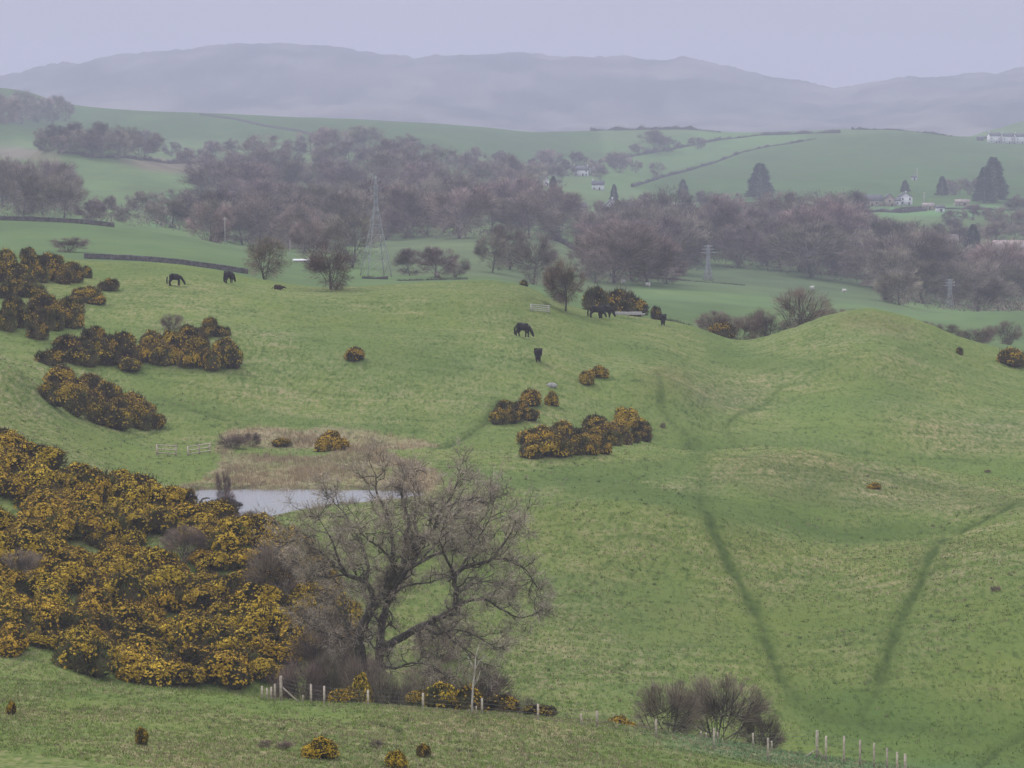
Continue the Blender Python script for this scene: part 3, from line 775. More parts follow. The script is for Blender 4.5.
for (px, D, w, h, k, lab) in [(524,575,12,8,5,'tiny gorse bush on the skyline left of the round hilltop thorn'),
                           (595,560,34,24,6,'brown gorse bush on the crest directly behind the pair of horses'),
                           (616,565,40,24,5,'orange-brown gorse bush on the crest right of the pair of horses'),
                           (637,560,32,18,6,'brown gorse bush on the crest above the pale boards'),
                           (655,556,12,13,5,'small round gorse bush on the crest left of the lone dark horse'),
                           (722,575,30,16,4,'orange-brown gorse bush on the crest at the foot of the large shrubs')]:
    gorse(px, 310, w, h, k, lab, D=D, sink=0.0)
gorse(620, 727, 28, 17, 2, 'yellow-flecked gorse bush just behind the foreground fence left of the dark thorn', D=232, sink=0.0)
for (px, D, w, h, k, lab) in [(444,225,44,28,5,'gorse bush under the oak just right of its trunk'),
                           (470,224,40,28,4,'gorse bush with yellow flowers under the oak beside the birch'),
                           (503,223,44,20,6,'brown gorse bush behind the fence right of the birch'),
                           (536,222,36,11,6,'low brown gorse bush behind the fence at the right end of the oak thicket'),
                           (361,238,30,48,1,'gorse bush with yellow tips growing against the oak trunk'),
                           (345,232,34,26,5,'dark gorse bush behind the fence left of the oak trunk'),
                           (420,226,34,20,5,'small dark gorse bush behind the fence under the long oak limb')]:
    gorse(px, 700, w, h, k, lab, D=D, sink=0.05)

# hillside thicket: each bush on its own spot
hillpoly = [(-45,436),(0,446),(60,466),(130,492),(200,512),(260,529),(300,549),(336,588),(346,630),(300,664),(262,684),(232,690),(115,684),(60,668),(0,656),(-45,650)]
gaps = [([(-45,498),(15,500),(42,515),(40,524),(-45,514)]), ([(235,600),(252,594),(258,612),(240,616)]), ([(138,548),(168,540),(172,566),(150,572)])]
zones = [('on top of the gorse hillside, %s', 0, 0.33), ('half-way down the gorse hillside, %s', 0.33, 0.68), ('along the foot of the gorse hillside, %s', 0.68, 1.01)]
side = [(-100,60,'at the picture edge'), (60,130,'left of its middle'), (130,205,'mid-way along'), (205,400,'toward the oak')]
look = {0:'bright yellow gorse bush', 1:'yellow gorse bush', 2:'golden gorse bush', 3:'ochre gorse bush', 4:'brownish gorse bush', 5:'dark flowerless gorse bush'}
pts = []; rr = random.Random(5); tries = 0
GREYS = [(275,600,74,54,0),(182,562,46,34,1),(318,655,56,48,2),(250,534,36,22,3),(20,585,46,34,4)]
gw = [(hit(a, b), wpx(w, 290)/2) for a, b, w, h, k in GREYS]
while len(pts) < 146 and tries < 6000:
    tries += 1
    px = rr.uniform(-45, 342); py = rr.uniform(436, 692)
    a = np.array([px]); b = np.array([py])
    if not inpoly(a, b, hillpoly)[0] or any(inpoly(a, b, g)[0] for g in gaps): continue
    p = hit(px, py)
    if p[1] > 345: continue
    if any((p[0]-q[0])**2 + (p[1]-q[1])**2 < 2.3**2 for q, _, _ in pts): continue
    if any((p[0]-q[0])**2 + (p[1]-q[1])**2 < (r*0.7)**2 for q, r in gw): continue
    pts.append((p, px, py))
for p, px, py in pts:
    top = np.interp(px, [-45,0,60,130,200,260,300,345], [436,446,466,492,512,529,550,596]); bot = np.interp(px, [-45,0,60,115,232,300,345], [650,656,668,684,690,664,640])
    f = (py - top)/(bot - top)
    R = rr.uniform(1.5, 2.7); Hh = R*rr.uniform(0.85, 1.25)
    if py > 640 and px < 60: R *= 0.85; Hh *= 0.8
    k = rr.choices([0,1,2,3,4,5], [3,4,4,4,3,1.2])[0]
    zl = [z for z, a, b in zones if a <= f < b] or [zones[0][0]]
    sl = [s for a, b, s in side if a <= px < b][0]
    lab = look[k] + ' ' + zl[0] % sl
    put(('gorse', k), (p[0], p[1], p[2]-0.15), (R, R, Hh), rr.uniform(0, 6.28), lab, 'gorse bush', zl[0] % sl)

for i_, (px, pyb, w, h, k) in enumerate([(296,572,44,38,1),(314,588,44,38,2),(330,606,42,38,1),(304,622,44,38,1),(342,632,38,36,3),(322,640,40,36,2),(284,560,40,34,0),(262,545,40,32,1),(296,652,42,36,2),(338,655,34,30,4)]):
    gorse(px, pyb, w, h, k, look[k] + ' on the right edge of the gorse hillside, close to the oak', 'gorse close to the oak')
# bare shrubs
SN = [0]
def shrub(px, py, w, h, label, D=None, group=None, proto=None, cat='shrub'):
    p = hit(px, py) if D is None else G(px, D, py)
    k = SN[0] % 5 if proto is None else proto; SN[0] += 1
    rr_ = random.Random(SN[0]); R = wpx(w, p[1])/4.2; H_ = wpx(h, p[1])/3.0
    return put(('shrub', k), (p[0], p[1]+R*0.5, p[2]-0.05), (R, R*0.9, H_), rr_.uniform(0, 6.28), label, cat, group)
for (a, b, w, h, k), lab in zip(GREYS, ['large grey leafless shrub in the gorse hillside left of the oak', 'grey leafless shrub in the middle of the gorse hillside', 'pale leafless shrub between the gorse hillside and the oak trunk', 'small grey shrub at the upper edge of the gorse hillside by the pond', 'brownish leafless shrub near the left edge of the gorse hillside']):
    shrub(a, b, w, h, lab, proto=k)
for (px, D, w, h, lab) in [(300,246,66,62,'brown leafless shrub behind the fence corner posts'),
                           (334,247,66,74,'brown leafless shrub behind the fence left of the oak'),
                           (398,247,60,58,'tangled leafless shrub at the foot of the oak, right of its trunk'),
                           (424,262,64,62,'leafless shrub behind the oak, under its long right limb'),
                           (476,262,70,66,'purplish leafless shrub under the right side of the oak crown'),
                           (516,258,58,44,'pale brown leafless shrub at the right end of the oak thicket'),
                           (330,266,80,84,'tall pale shrub behind the left side of the oak trunk'),
                           (440,285,60,40,'leafless shrub on the slope behind the oak'),
                           (362,247,58,72,'brown leafless brush standing right before the oak trunk, on its left'),
                           (386,246,50,64,'brown leafless brush standing right before the oak trunk, on its right')]:
    shrub(px, 705, w, h, lab, D)
for (px, D, w, h, lab) in [(668,238,72,62,'dark leafless thorn bush behind the fence, left one of the pair'),
                           (722,240,92,74,'dark leafless thorn bush behind the fence, broad right one of the pair'),
                           (764,240,44,46,'small leafless bush at the right end of the dark pair')]:
    shrub(px, 735, w, h, lab, D)
for (px, D, w, h, lab) in [(802,590,62,40,'large rounded leafless bush on the skyline left of the grassy mound'),
                           (768,588,46,30,'leafless bush on the skyline, second left of the grassy mound'),
                           (742,586,40,26,'leafless bush in the middle of the skyline row left of the mound'),
                           (714,584,36,24,'leafless bush at the left end of the skyline row left of the mound'),
                           (846,600,40,14,'low brown bush showing behind the top of the mound, on its left'),
                           (1008,720,30,22,'dark rounded leafless bush beyond the mound near the right edge'),
                           (986,720,24,16,'small leafless bush left of the dark rounded one beyond the mound'),
                           (945,640,40,14,'low brown hedge bush behind the right shoulder of the mound'),
                           (922,640,30,12,'low brown hedge bush close behind the top of the mound'),
                           (975,640,36,18,'low brown hedge bush lower down behind the mound')]:
    shrub(px, 330, w, h, lab, D)
for a_ in SCRUB: shrub(*a_)
shrub(231, 449, 34, 14, 'brown bramble patch at the right end of the rail fence')
shrub(252, 447, 20, 14, 'small brown scrub bush between the rail fence and the reeds')
shrub(70, 254, 44, 14, 'purplish leafless bush in the field behind the hilltop gorse', D=760)
shrub(172, 330, 24, 16, 'grey leafless bush behind the middle of the long gorse row')

# island willow in the pond
p = np.array([G(222, 352)[0], 352, PZ])
mb = MB(); V = []; T = []; q_ = random.Random(4)
for j in range(6):
    for i in range(22):
        a = i*2*math.pi/22; rr0 = [2.0,1.75,1.4,1.0,0.5,0.05][j]*(1+0.16*math.sin(i*1.9)+q_.uniform(-.12,.12)); V.append((rr0*1.1*math.cos(a), rr0*0.8*math.sin(a), [-0.5,-0.02,0.22,0.42,0.62,0.7][j]+(q_.uniform(-.1,.14) if j > 1 else 0)))
for j in range(5):
    for i in range(22):
        a = j*22+i; b = j*22+(i+1)%22; T += [[a,b,b+22],[a,b+22,a+22]]
RNG = np.random.default_rng(12); n_ = 900; aa = RNG.uniform(0,6.283,n_); rr1 = np.sqrt(RNG.random(n_))*1.9
Pp = np.c_[rr1*1.1*np.cos(aa), rr1*.8*np.sin(aa), np.interp(rr1, [0,.5,1,1.4,1.75,2], [.68,.55,.38,.2,0,-.1])]; Dd_ = np.c_[RNG.normal(size=n_)*.6, RNG.normal(size=n_)*.6, np.ones(n_)]; Dd_ /= np.linalg.norm(Dd_,axis=1)[:,None]
mb.slivers(Pp, Dd_, RNG.uniform(.2,.55,n_), RNG.uniform(.03,.08,n_))
mb.add(V, T)
isl = mb.build('island', mat('peat_bank', (0.06,0.05,0.04), 0.95, 0.4, 2.0)); isl.location = p; tag(isl, kind='structure')
e = put(('shrub', 2), (p[0]-0.1, p[1], PZ+0.55), (0.42,0.42,1.05), 0.4, 'upright leafless willow on the little island in the pond', 'shrub', name='willow_shrub')
e = put(('shrub', 3), (p[0]+0.7, p[1]-0.2, PZ+0.25), (0.34,0.3,0.4), 0.9, 'low dark scrub at the foot of the island willow', 'shrub')
mb = MB(); mb.tube([(0,0,-0.3),(0.05,0,0.35),(0.3,0,0.75),(0.75,0.05,0.85),(1.1,0.1,0.8)], [0.13,0.12,0.11,0.09,0.06], 7)
lg = mb.build('fallen_branch', M['bark'], None, True); lg.location = (p[0]-2.6, p[1]-0.1, PZ); tag(lg, 'dark bent branch sticking out of the pond left of the island', 'branch')

# ------------------------------------------------------------------ trees
TN = [0]
VIEWS = [(928,210,9),(940,212,7),(598,190,9),(532,188,13),(546,186,10),(583,177,14),(612,211,13),(575,214,12),(683,213,14),(868,206,16),(889,206,10),(903,206,14),(948,247,12),(1012,253,22)]   # open ground in front of the houses
def tree(px, py, w, h, label, D=None, group=None, kind='wood', cat='tree', k=None, name=None):
    p = hit(px, py, 630 if kind == 'wood' or kind == 'conifer' else 150) if D is None else G(px, D, py)
    n = {'wood':9, 'thorn':4, 'conifer':2}[kind]; W0, H0 = {'wood':(11.3,14), 'thorn':(7,6), 'conifer':(6.5,14)}[kind]
    rr_ = random.Random(1000+TN[0]); TN[0] += 1
    sx = wpx(w, p[1])/W0; sz = wpx(h, p[1])/H0
    return put((kind, rr_.randrange(n) if k is None else k), (p[0], p[1], p[2]-0.1), (sx, sx, sz), rr_.uniform(0, 6.28), label, cat, group, name)

tree(265, 283, 50, 42, 'leafless tree on the hilltop left of the broad-crowned thorn', kind='thorn', k=0, D=566)
tree(331, 288, 58, 46, 'broad-crowned leafless thorn tree on the hilltop near the pylon', kind='thorn', k=1, D=548)
tree(565, 311, 50, 50, 'round leafless thorn tree on the crest left of the horses', kind='thorn', k=2)
tree(533, 290, 46, 50, 'pale leafless tree beyond the crest behind the round thorn', D=860, k=3)
for x_, D_, w_, h_, k_, t_ in [(492,900,34,38,6,'faint pale tree in the hollow right of the low hedge trees'), (510,930,36,44,8,'faint pale tree left beside the tree behind the round thorn'), (580,960,26,40,1,'faint pale tree between the round thorn and the right wood'), (596,940,30,34,4,'faint pale tree at the corner of the right wood above the crest gorse')]:
    tree(x_, 288, w_, h_, t_, D=D_, k=k_)
tree(435, 281, 44, 30, 'pale low tree standing by the hedge right of the pylon', D=820, k=1)
tree(455, 281, 26, 22, 'small pale tree right of the low hedge tree', D=830, k=4)
tree(410, 281, 30, 26, 'faint small tree beside the right foot of the pylon', D=850, k=5)
tree(352, 284, 50, 54, 'pale leafless tree directly left of the pylon', D=900, k=2)
tree(310, 284, 40, 44, 'grey leafless tree between the two hilltop thorns, beyond the crest', D=900, k=6)
tree(210, 241, 40, 46, 'dark ivy-clad tree at the left end of the main wood', D=1000, k=7)
tree(605, 262, 18, 34, 'narrow leafless tree at the lower left corner of the right wood', D=1150, k=0)

def wood(poly, n, dx, dy, w, h, labels, group, seed, dmin=630):
    """separate trees standing in a wood; labels: list of (test(px,py), text)"""
    r = random.Random(seed); xs = [a for a, _ in poly]; ys = [b for _, b in poly]; got = []; t = 0
    while len(got) < n and t < 9000:
        t += 1
        x = r.uniform(min(xs), max(xs)); y = r.uniform(min(ys), max(ys))
        if not inpoly(np.array([x]), np.array([y]), poly)[0]: continue
        if any(abs(x-a) < b_ and c-1 < y < c+(44 if 860 < a < 930 else 30) for a, c, b_ in VIEWS): continue
        if any(((x-a)/dx)**2 + ((y-b)/dy)**2 < 1 for a, b in got): continue
        got.append((x, y))
    for x, y in got:
        s = r.uniform(0.66, 1.28)
        p = hit(x, y, dmin); sc = min(1.04, 1250.0/p[1])
        lab = [l for f_, l in labels if f_(x, y)][0]
        tree(x, y, w*sc*s*r.uniform(0.85,1.15), h*sc*s, lab, group=group + ' - ' + lab.split(',')[0])

mainpoly = [(205,238),(212,196),(235,168),(290,154),(350,152),(410,156),(470,172),(530,190),(556,212),(572,240),(545,244),(480,238),(390,241),(345,248),(300,254),(250,248)]
wood(mainpoly, 118, 16.5, 7.0, 54, 42, [
    (lambda x, y: y < 180 and x < 330, 'bare purple-grey tree on the upper edge of the main wood, left of the pylon line'),
    (lambda x, y: y < 180, 'bare purple-grey tree on the upper edge of the main wood, right of the pylon line'),
    (lambda x, y: y < 212 and x < 300, 'bare tree in the heart of the main wood, well left of the pylon'),
    (lambda x, y: y < 212 and x < 430, 'bare tree in the heart of the main wood, directly behind the pylon'),
    (lambda x, y: y < 212, 'bare tree in the heart of the main wood, above the sloping meadow'),
    (lambda x, y: x < 300, 'bare tree on the front edge of the main wood, left of the pylon'),
    (lambda x, y: x < 430, 'bare tree on the front edge of the main wood, behind the pylon'),
    (lambda x, y: True, 'bare tree on the front edge of the main wood, along the sloping meadow')], 'main wood', 1)
rightpoly = [(588,262),(588,236),(640,232),(720,236),(800,236),(860,226),(890,236),(905,262),(935,276),(975,285),(1045,290),(1045,312),(960,312),(900,306),(870,286),(760,271),(712,268),(690,272),(668,284),(640,287),(608,282)]
wood(rightpoly, 92, 17, 6.8, 56, 47, [
    (lambda x, y: x < 700 and y < 252, 'bare tree in the upper rows of the right wood, below the white gabled house'),
    (lambda x, y: x < 700, 'bare tree on the front edge of the right wood, left of the second pylon'),
    (lambda x, y: x < 800 and y < 252, 'bare tree in the upper rows of the right wood, below the single conifer'),
    (lambda x, y: x < 800, 'bare tree on the front edge of the right wood, above the meadow with sheep'),
    (lambda x, y: x < 900, 'bare tree in the right wood, below the white farmhouse'),
    (lambda x, y: True, 'bare tree at the right end of the right wood, round the third pylon')], 'right wood', 2)
wood([(-20,218),(-20,196),(40,192),(72,200),(78,218),(60,219)], 16, 13, 6, 40, 42, [(lambda x, y: x < 35, 'bare tree in the copse at the left picture edge, above the green field'), (lambda x, y: True, 'bare tree in the right half of the copse above the left green field')], 'left copse', 3)
wood([(85,222),(85,212),(140,206),(190,212),(205,232),(150,226)], 13, 12, 5, 26, 22, [(lambda x, y: x < 140, 'small bare tree in the hollow right of the left copse'), (lambda x, y: True, 'small bare tree in the hollow left of the ivy-clad tree')], 'hollow trees', 4)
wood([(-20,128),(-20,114),(40,114),(66,110),(70,122),(40,128)], 14, 11, 4, 52, 50, [(lambda x, y: x < 30, 'distant bare tree in the hilltop copse, at the left picture edge'), (lambda x, y: True, 'distant bare tree at the right end of the left hilltop copse')], 'hilltop copse', 6)
wood([(35,150),(40,145),(90,147),(160,150),(165,160),(110,160),(50,154)], 17, 11, 4, 40, 36, [(lambda x, y: x < 100, 'faint bare tree in the row above the round green knoll'), (lambda x, y: True, 'faint bare tree in the row right of the round green knoll')], 'knoll row', 7)
wood([(165,156),(230,150),(240,165),(215,176),(190,172)], 9, 12, 5, 32, 30, [(lambda x, y: True, 'faint bare tree between the knoll row and the main wood')], 'gap trees', 8)
wood([(450,172),(480,160),(560,168),(640,166),(660,176),(600,182),(560,186),(520,186)], 24, 14, 4, 36, 32, [(lambda x, y: x < 540, 'faint bare tree in the belt behind the right end of the main wood'), (lambda x, y: True, 'faint bare tree in the belt round the white hillside cottages')], 'cottage belt', 9)
wood([(575,215),(600,205),(640,212),(720,214),(800,214),(850,214),(850,224),(720,226),(600,228)], 22, 16, 4, 34, 30, [(lambda x, y: x < 700, 'bare tree in the top row of the right wood, round the white gabled house'), (lambda x, y: True, 'bare tree in the top row of the right wood, below the green hill')], 'top row', 10)
wood([(905,220),(1040,216),(1040,262),(985,256),(940,246),(905,236)], 15, 17, 7, 40, 26, [(lambda x, y: x < 965, 'small bare tree in the hedges below the white farm'), (lambda x, y: True, 'small bare tree in the hedges near the pink-brown roof')], 'farm hedges', 12)
for (x, y, w, h, lab) in [(652,153,26,22,'larger distant tree on the slope above the right field hedge'), (668,152,22,16,'distant tree right of the larger hedge-slope tree'), (697,149,18,12,'small distant tree below the crest hedge'), (640,155,18,12,'small distant tree left of the larger hedge-slope tree'),
                          (955,195,20,18,'rounded bare tree left of the big conifers'), (970,195,18,17,'rounded bare tree touching the big conifers')]:
    tree(x, y, w, h, lab)
for (x, y, w, h, k, lab) in [(760,199,28,36,0,'single dark conifer on the green hill in the middle right'), (993,202,30,45,1,'big dark conifer at the right, tallest of the farm trees'), (984,203,22,36,0,'slimmer dark conifer left beside the tallest one'),
                       (942,196,13,20,0,'small dark conifer left of the rounded farm trees'), (683,196,12,17,1,'small dark conifer standing in the wood right of the white gabled house'), (614,202,9,18,0,'narrow dark conifer just behind the white gabled house'),
                       (553,206,13,30,1,'dark conifer at the left end of the cottage woods'), (560,218,12,30,0,'dark conifer beside the track between the two woods'), (537,190,12,14,1,'small dark evergreen in front of the left cottage'),
                       (905,192,10,12,0,'small dark conifer behind the white farmhouse'), (973,250,18,26,1,'dark conifer in the hedges right of the twin-window house')]:
    tree(x, y, w, h, lab, kind='conifer', k=k, name='conifer_tree')

def undergrowth():
    global RNG
    RNG = np.random.default_rng(31); mb = MB()
    for poly, d0, d1, n, hm in ((mainpoly, 1000, 2400, 16000, 6.0), (rightpoly, 900, 1700, 12000, 5.0), ([(588,238),(600,208),(700,216),(850,218),(850,236),(720,238)], 1400, 2300, 6000, 5.0), ([(-20,218),(-20,194),(40,192),(75,200),(78,218)], 900, 1700, 2500, 4.0), ([(80,222),(85,208),(150,206),(205,214),(210,236),(150,228)], 900, 1700, 2200, 3.0)):
        D = RNG.uniform(d0, d1, n*3); px_ = RNG.uniform(min(a for a,_ in poly), max(a for a,_ in poly), n*3)
        X = (px_-CX)/F/CT*D; Zz = gz(X, D); qx, qy = proj(X, D, Zz); ok = inpoly(qx, qy, poly)
        for a, c, b_ in VIEWS: ok &= ~((np.abs(qx-a) < b_) & (qy > c-1) & (qy < c+16))
        X, D, Zz = X[ok][:n], D[ok][:n], Zz[ok][:n]; n = len(X); hh_ = hm*(0.35 + 0.9*np.clip(0.5 + fbm(X/14, D/30, 2, 33), 0, 1))
        P = np.c_[X, D, Zz + RNG.uniform(-.2,.75,n)*hh_]; Dd = rdir(n)*.8 + np.array([0,0,.7]); Dd /= np.linalg.norm(Dd,axis=1)[:,None]
        mb.slivers(P, Dd, RNG.uniform(1.0,2.6,n), RNG.uniform(.15,.38,n), tint(n,.6,1.2))
    tag(mb.build('undergrowth', M['twig']), 'purple-grey scrub and saplings on the floor of the woods', 'undergrowth', kind='stuff')
undergrowth()

# ------------------------------------------------------------------ the oak, limb by limb
def add_oak():
    global RNG
    RNG = np.random.default_rng(77)
    D0 = 253.0
    def P(px, py, dd=0.0):
        u, s = uv(px, py); return np.array([u*(D0+dd), D0+dd, s*(D0+dd)])
    g = G(371, D0, 715); origin = g
    limbs = [  # picture points of each limb with its depth offset in metres, start radius, end radius
        ([(370,722,0),(367,690,0),(362,664,-.3),(359,642,-.6),(365,622,-.8),(372,608,-1),(386,592,-1.2),(397,575,-1.4),(405,560,-1.2),(411,548,-1.0)], .54, .24),
        ([(374,722,.3),(376,690,.4),(379,660,.6),(381,628,1),(386,608,1.4),(394,590,1.8),(407,569,2),(417,556,2.4),(419,539,2.8),(414,520,3.2),(420,500,3.4),(416,482,3.4)], .44, .06),
        ([(411,548,-1),(425,540,-1.4),(434,526,-1.8),(441,510,-2),(452,496,-2.2),(458,478,-2.4)], .22, .05),
        ([(386,592,-1.2),(392,570,-2),(394,551,-2.4),(390,526,-2.6),(384,506,-2.8),(377,492,-3),(376,476,-3)], .26, .05),
        ([(405,560,-1.2),(404,540,0),(409,522,1),(402,500,2),(404,480,2.4)], .18, .04),
        ([(382,648,.6),(400,638,-.6),(422,626,-1.6),(444,616,-2.4),(454,608,-2.8),(456,593,-2.8),(455,576,-2.6),(465,567,-2.6),(480,563,-2.8),(493,559,-3),(501,547,-3.2),(509,536,-3.4),(516,522,-3.6)], .36, .05),
        ([(454,608,-2.8),(463,603,-3.4),(473,600,-3.8),(487,600,-4.2),(496,606,-4.4),(505,611,-4.6),(516,617,-4.8),(526,617,-4.8),(536,613,-5)], .17, .03),
        ([(376,606,-1),(369,588,-1.8),(358,579,-2.4),(346,574,-3),(336,566,-3.4),(328,559,-3.8),(316,549,-4),(304,541,-4.2),(294,540,-4.4)], .26, .04),
        ([(346,574,-3),(338,560,-3.4),(334,545,-3.4),(326,530,-3.4),(318,517,-3.6)], .13, .03),
        ([(366,584,-2),(368,565,-1),(362,545,0),(352,528,1),(345,514,1.4),(334,503,1.8)], .17, .03),
        ([(407,569,2),(430,557,3.4),(445,551,4.4),(458,551,5),(473,551,5.6),(488,540,6)], .17, .03),
        ([(419,539,2.8),(434,528,4),(448,520,4.8),(462,508,5.4),(474,496,5.8)], .14, .03),
        ([(378,664,.5),(390,668,-.8),(400,667,-1.6),(411,663,-2.2),(424,664,-2.8),(436,669,-3.2),(446,676,-3.4)], .14, .03),
        ([(422,626,-1.6),(435,633,-2.8),(452,630,-3.6),(466,632,-4.4),(478,637,-4.8),(488,643,-5),(497,650,-5)], .14, .03),
        ([(362,660,-.2),(352,640,1.2),(344,620,2.4),(336,606,3.2),(326,596,3.8),(318,590,4)], .16, .03),
        ([(386,600,1),(398,590,4),(412,584,6),(430,582,7.5),(446,577,8)], .18, .03),
        ([(455,576,-2.6),(446,556,-4),(440,540,-5),(445,522,-5.6)], .15, .03),
        ([(372,612,-.8),(366,596,2),(358,580,4),(352,560,6),(346,546,7)], .18, .03),
        ([(392,560,-2.2),(380,548,-4.5),(366,538,-6),(356,526,-6.8)], .13, .03),
        ([(441,510,-2),(456,503,-1),(472,500,0),(488,506,1)], .10, .02),
        ([(456,576,-2.7),(468,556,-1),(480,536,.5),(490,518,1.5),(494,500,2)], .13, .03),
        ([(346,574,-3),(328,577,-2),(311,573,-1),(298,564,0)], .11, .02),
        ([(352,640,1.2),(336,636,.5),(318,630,0),(303,620,-.5)], .11, .02),
        ([(424,556,3),(440,540,6),(456,532,8),(472,528,9)], .11, .02),
        ([(438,618,-2.2),(452,640,-3),(470,652,-3.4),(484,664,-3.6)], .10, .02),
        ([(493,559,-3),(506,560,-2),(518,565,-1),(528,572,0),(534,584,.4)], .10, .02),
        ([(456,593,-2.8),(470,585,-1),(486,582,1),(500,584,2.4),(512,590,3)], .11, .02),
    ]
    tr = MB(); cr = MB(); starts = []
    cen = P(415, 585, 0)
    for pts, r0, r1 in limbs:
        A = np.array([P(*q) for q in pts])
        n = len(A); t = np.linspace(0, n-1, (n-1)*4+1)
        # Catmull-Rom
        i = np.clip(t.astype(int), 0, n-2); f = (t - i)[:,None]
        p0 = A[np.maximum(i-1,0)]; p1 = A[i]; p2 = A[i+1]; p3 = A[np.minimum(i+2,n-1)]
        C = 0.5*(2*p1 + (p2-p0)*f + (2*p0-5*p1+4*p2-p3)*f**2 + (3*p1-p0-3*p2+p3)*f**3)
        rad = r0 + (r1-r0)*(np.linspace(0,1,len(C))**0.8)
        C = C + RNG.normal(size=C.shape)*np.minimum(rad, 0.12)[:,None]*0.35
        tr.tube(C, rad, 8 if r0 > 0.2 else 6)
        L = np.cumsum(np.r_[0, np.linalg.norm(np.diff(C, axis=0), axis=1)])
        big = r0 > 0.45
        for s in np.arange(L[-1]*(0.45 if big else 0.18), L[-1], 0.62):
            j = min(int(np.searchsorted(L, s)), len(C)-2)
            starts.append((C[j], C[j+1]-C[j], rad[j]))
        starts.append((C[-1], C[-1]-C[-2], rad[-1])); starts.append((C[-1], C[-1]-C[-2], rad[-1]))
    twP, twD, twL = [], [], []
    def grow(p, d, length, r, lev):
        nseg = 5 if lev == 1 else 4
        pts = [p]; q = p.copy(); d = d/np.linalg.norm(d)
        for k in range(nseg):
            outw = q - cen; outw = outw/(np.linalg.norm(outw)+1e-6)
            d = d + RNG.normal(size=3)*0.5 + outw*0.16 + np.array([0,0,0.10 if lev < 3 else 0.02]); d /= np.linalg.norm(d)
            q = q + d*length/nseg; pts.append(q)
        pts = np.array(pts)
        if lev <= 2: tr.tube(pts, np.linspace(r, r*0.35, len(pts)), 4 if lev == 1 else 3, False)
        else: cr.add(*ribbon(pts, r))
        nchild = {1:6, 2:5, 3:0}[lev]
        for c in range(nchild):
            j = RNG.integers(1, len(pts)); dd = (pts[j]-pts[j-1]); dd /= np.linalg.norm(dd)
            dn = dd*0.6 + rdir(1)[0]*0.95 + np.array([0,0,0.12])
            grow(pts[j], dn, length*RNG.uniform(0.42,0.62), max(0.016, r*0.5), lev+1)
        if lev >= 2:
            for c in range(5 if lev == 3 else 3):
                j = RNG.integers(1, len(pts)); dd = (pts[j]-pts[j-1]); dd /= np.linalg.norm(dd)
                dn = dd*0.9 + rdir(1)[0]*0.8 + np.array([0,0,0.12]); dn /= np.linalg.norm(dn)
                twP.append(pts[j]); twD.append(dn); twL.append(RNG.uniform(0.3,0.85))
    for p, d, r in starts:
        d = d/np.linalg.norm(d)
        side_ = rdir(1)[0]; side_[2] = side_[2]*0.8 + 0.15
        dn = d*0.45 + side_
        grow(p, dn, RNG.uniform(1.35, 3.0)*(1.0 if r < 0.2 else 0.8), min(0.105, max(0.045, r*0.42)), 1)
    cr.c = [np.full((len(v),3), 0.8) for v in cr.v]
    twP = np.array(twP); twD = np.array(twD); twL = np.array(twL); n = len(twP)
    cr.slivers(twP, twD, twL, RNG.uniform(0.018,0.036,n), tint(n, 0.6, 1.5))
    for mb in (tr, cr): mb.v = [v - origin for v in mb.v]
    e = empty('oak_tree', origin); tag(e, 'large leafless spreading oak with forked trunk behind the foreground fence', 'tree')
    tr.build('trunk', M['bark'], e, True); cr.build('crown', M['oaktwig'], e)
add_oak()

# slim pale birch by the fence
def add_birch():
    global RNG
    RNG = np.random.default_rng(5)
    g = G(472, 217, 712); e = empty('birch_sapling', g); tag(e, 'slender pale birch sapling leaning beside the foreground fence', 'tree')
    s = 217/F; tr = MB(); cr = MB()
    A = np.array([(0,0,-.2),(0.0*s,0,8*s),(1*s,0,26*s),(3*s,0.05,44*s),(4*s,0.1,58*s),(7*s,0.1,70*s)])
    tr.tube(A, [.075,.07,.06,.045,.03,.012], 7)
    tr.tube([A[2],A[2]+np.array([.35,.1,.6]),A[2]+np.array([.5,.1,1.2])], [.035,.025,.01], 5)
    tr.tube([A[3],A[3]+np.array([.3,-.1,.6]),A[3]+np.array([.7,-.1,1.0])], [.03,.02,.01], 5)
    tr.tube([A[3],A[3]+np.array([-.3,.1,.5]),A[3]+np.array([-.5,.1,.9])], [.025,.018,.008], 5)
    k = RNG.integers(2, 6, 160); P = A[k] + RNG.normal(size=(160,3))*np.array([.25,.25,.2]); Dd = rdir(160)*0.7 + np.array([0,0,.6]); Dd /= np.linalg.norm(Dd,axis=1)[:,None]
    cr.slivers(P, Dd, RNG.uniform(.3,.7,160), RNG.uniform(.012,.022,160), tint(160,.7,1.3))
    tr.build('trunk', M['birch'], e, True); cr.build('crown', M['shrub'], e)
add_birch()

# ------------------------------------------------------------------ hedges and stone walls along the fields
def world_line(pts, step):
    P = np.array(pts); out = []
    for a, b in zip(P[:-1], P[1:]):
        n = max(1, int(np.hypot(b[0]-a[0], b[1]-a[1])/step))
        for k in range(n): out.append(a[:2]*(1-k/n) + b[:2]*k/n)
    out.append(P[-1][:2]); out = np.array(out)
    return np.c_[out, gz(out[:,0], out[:,1])]

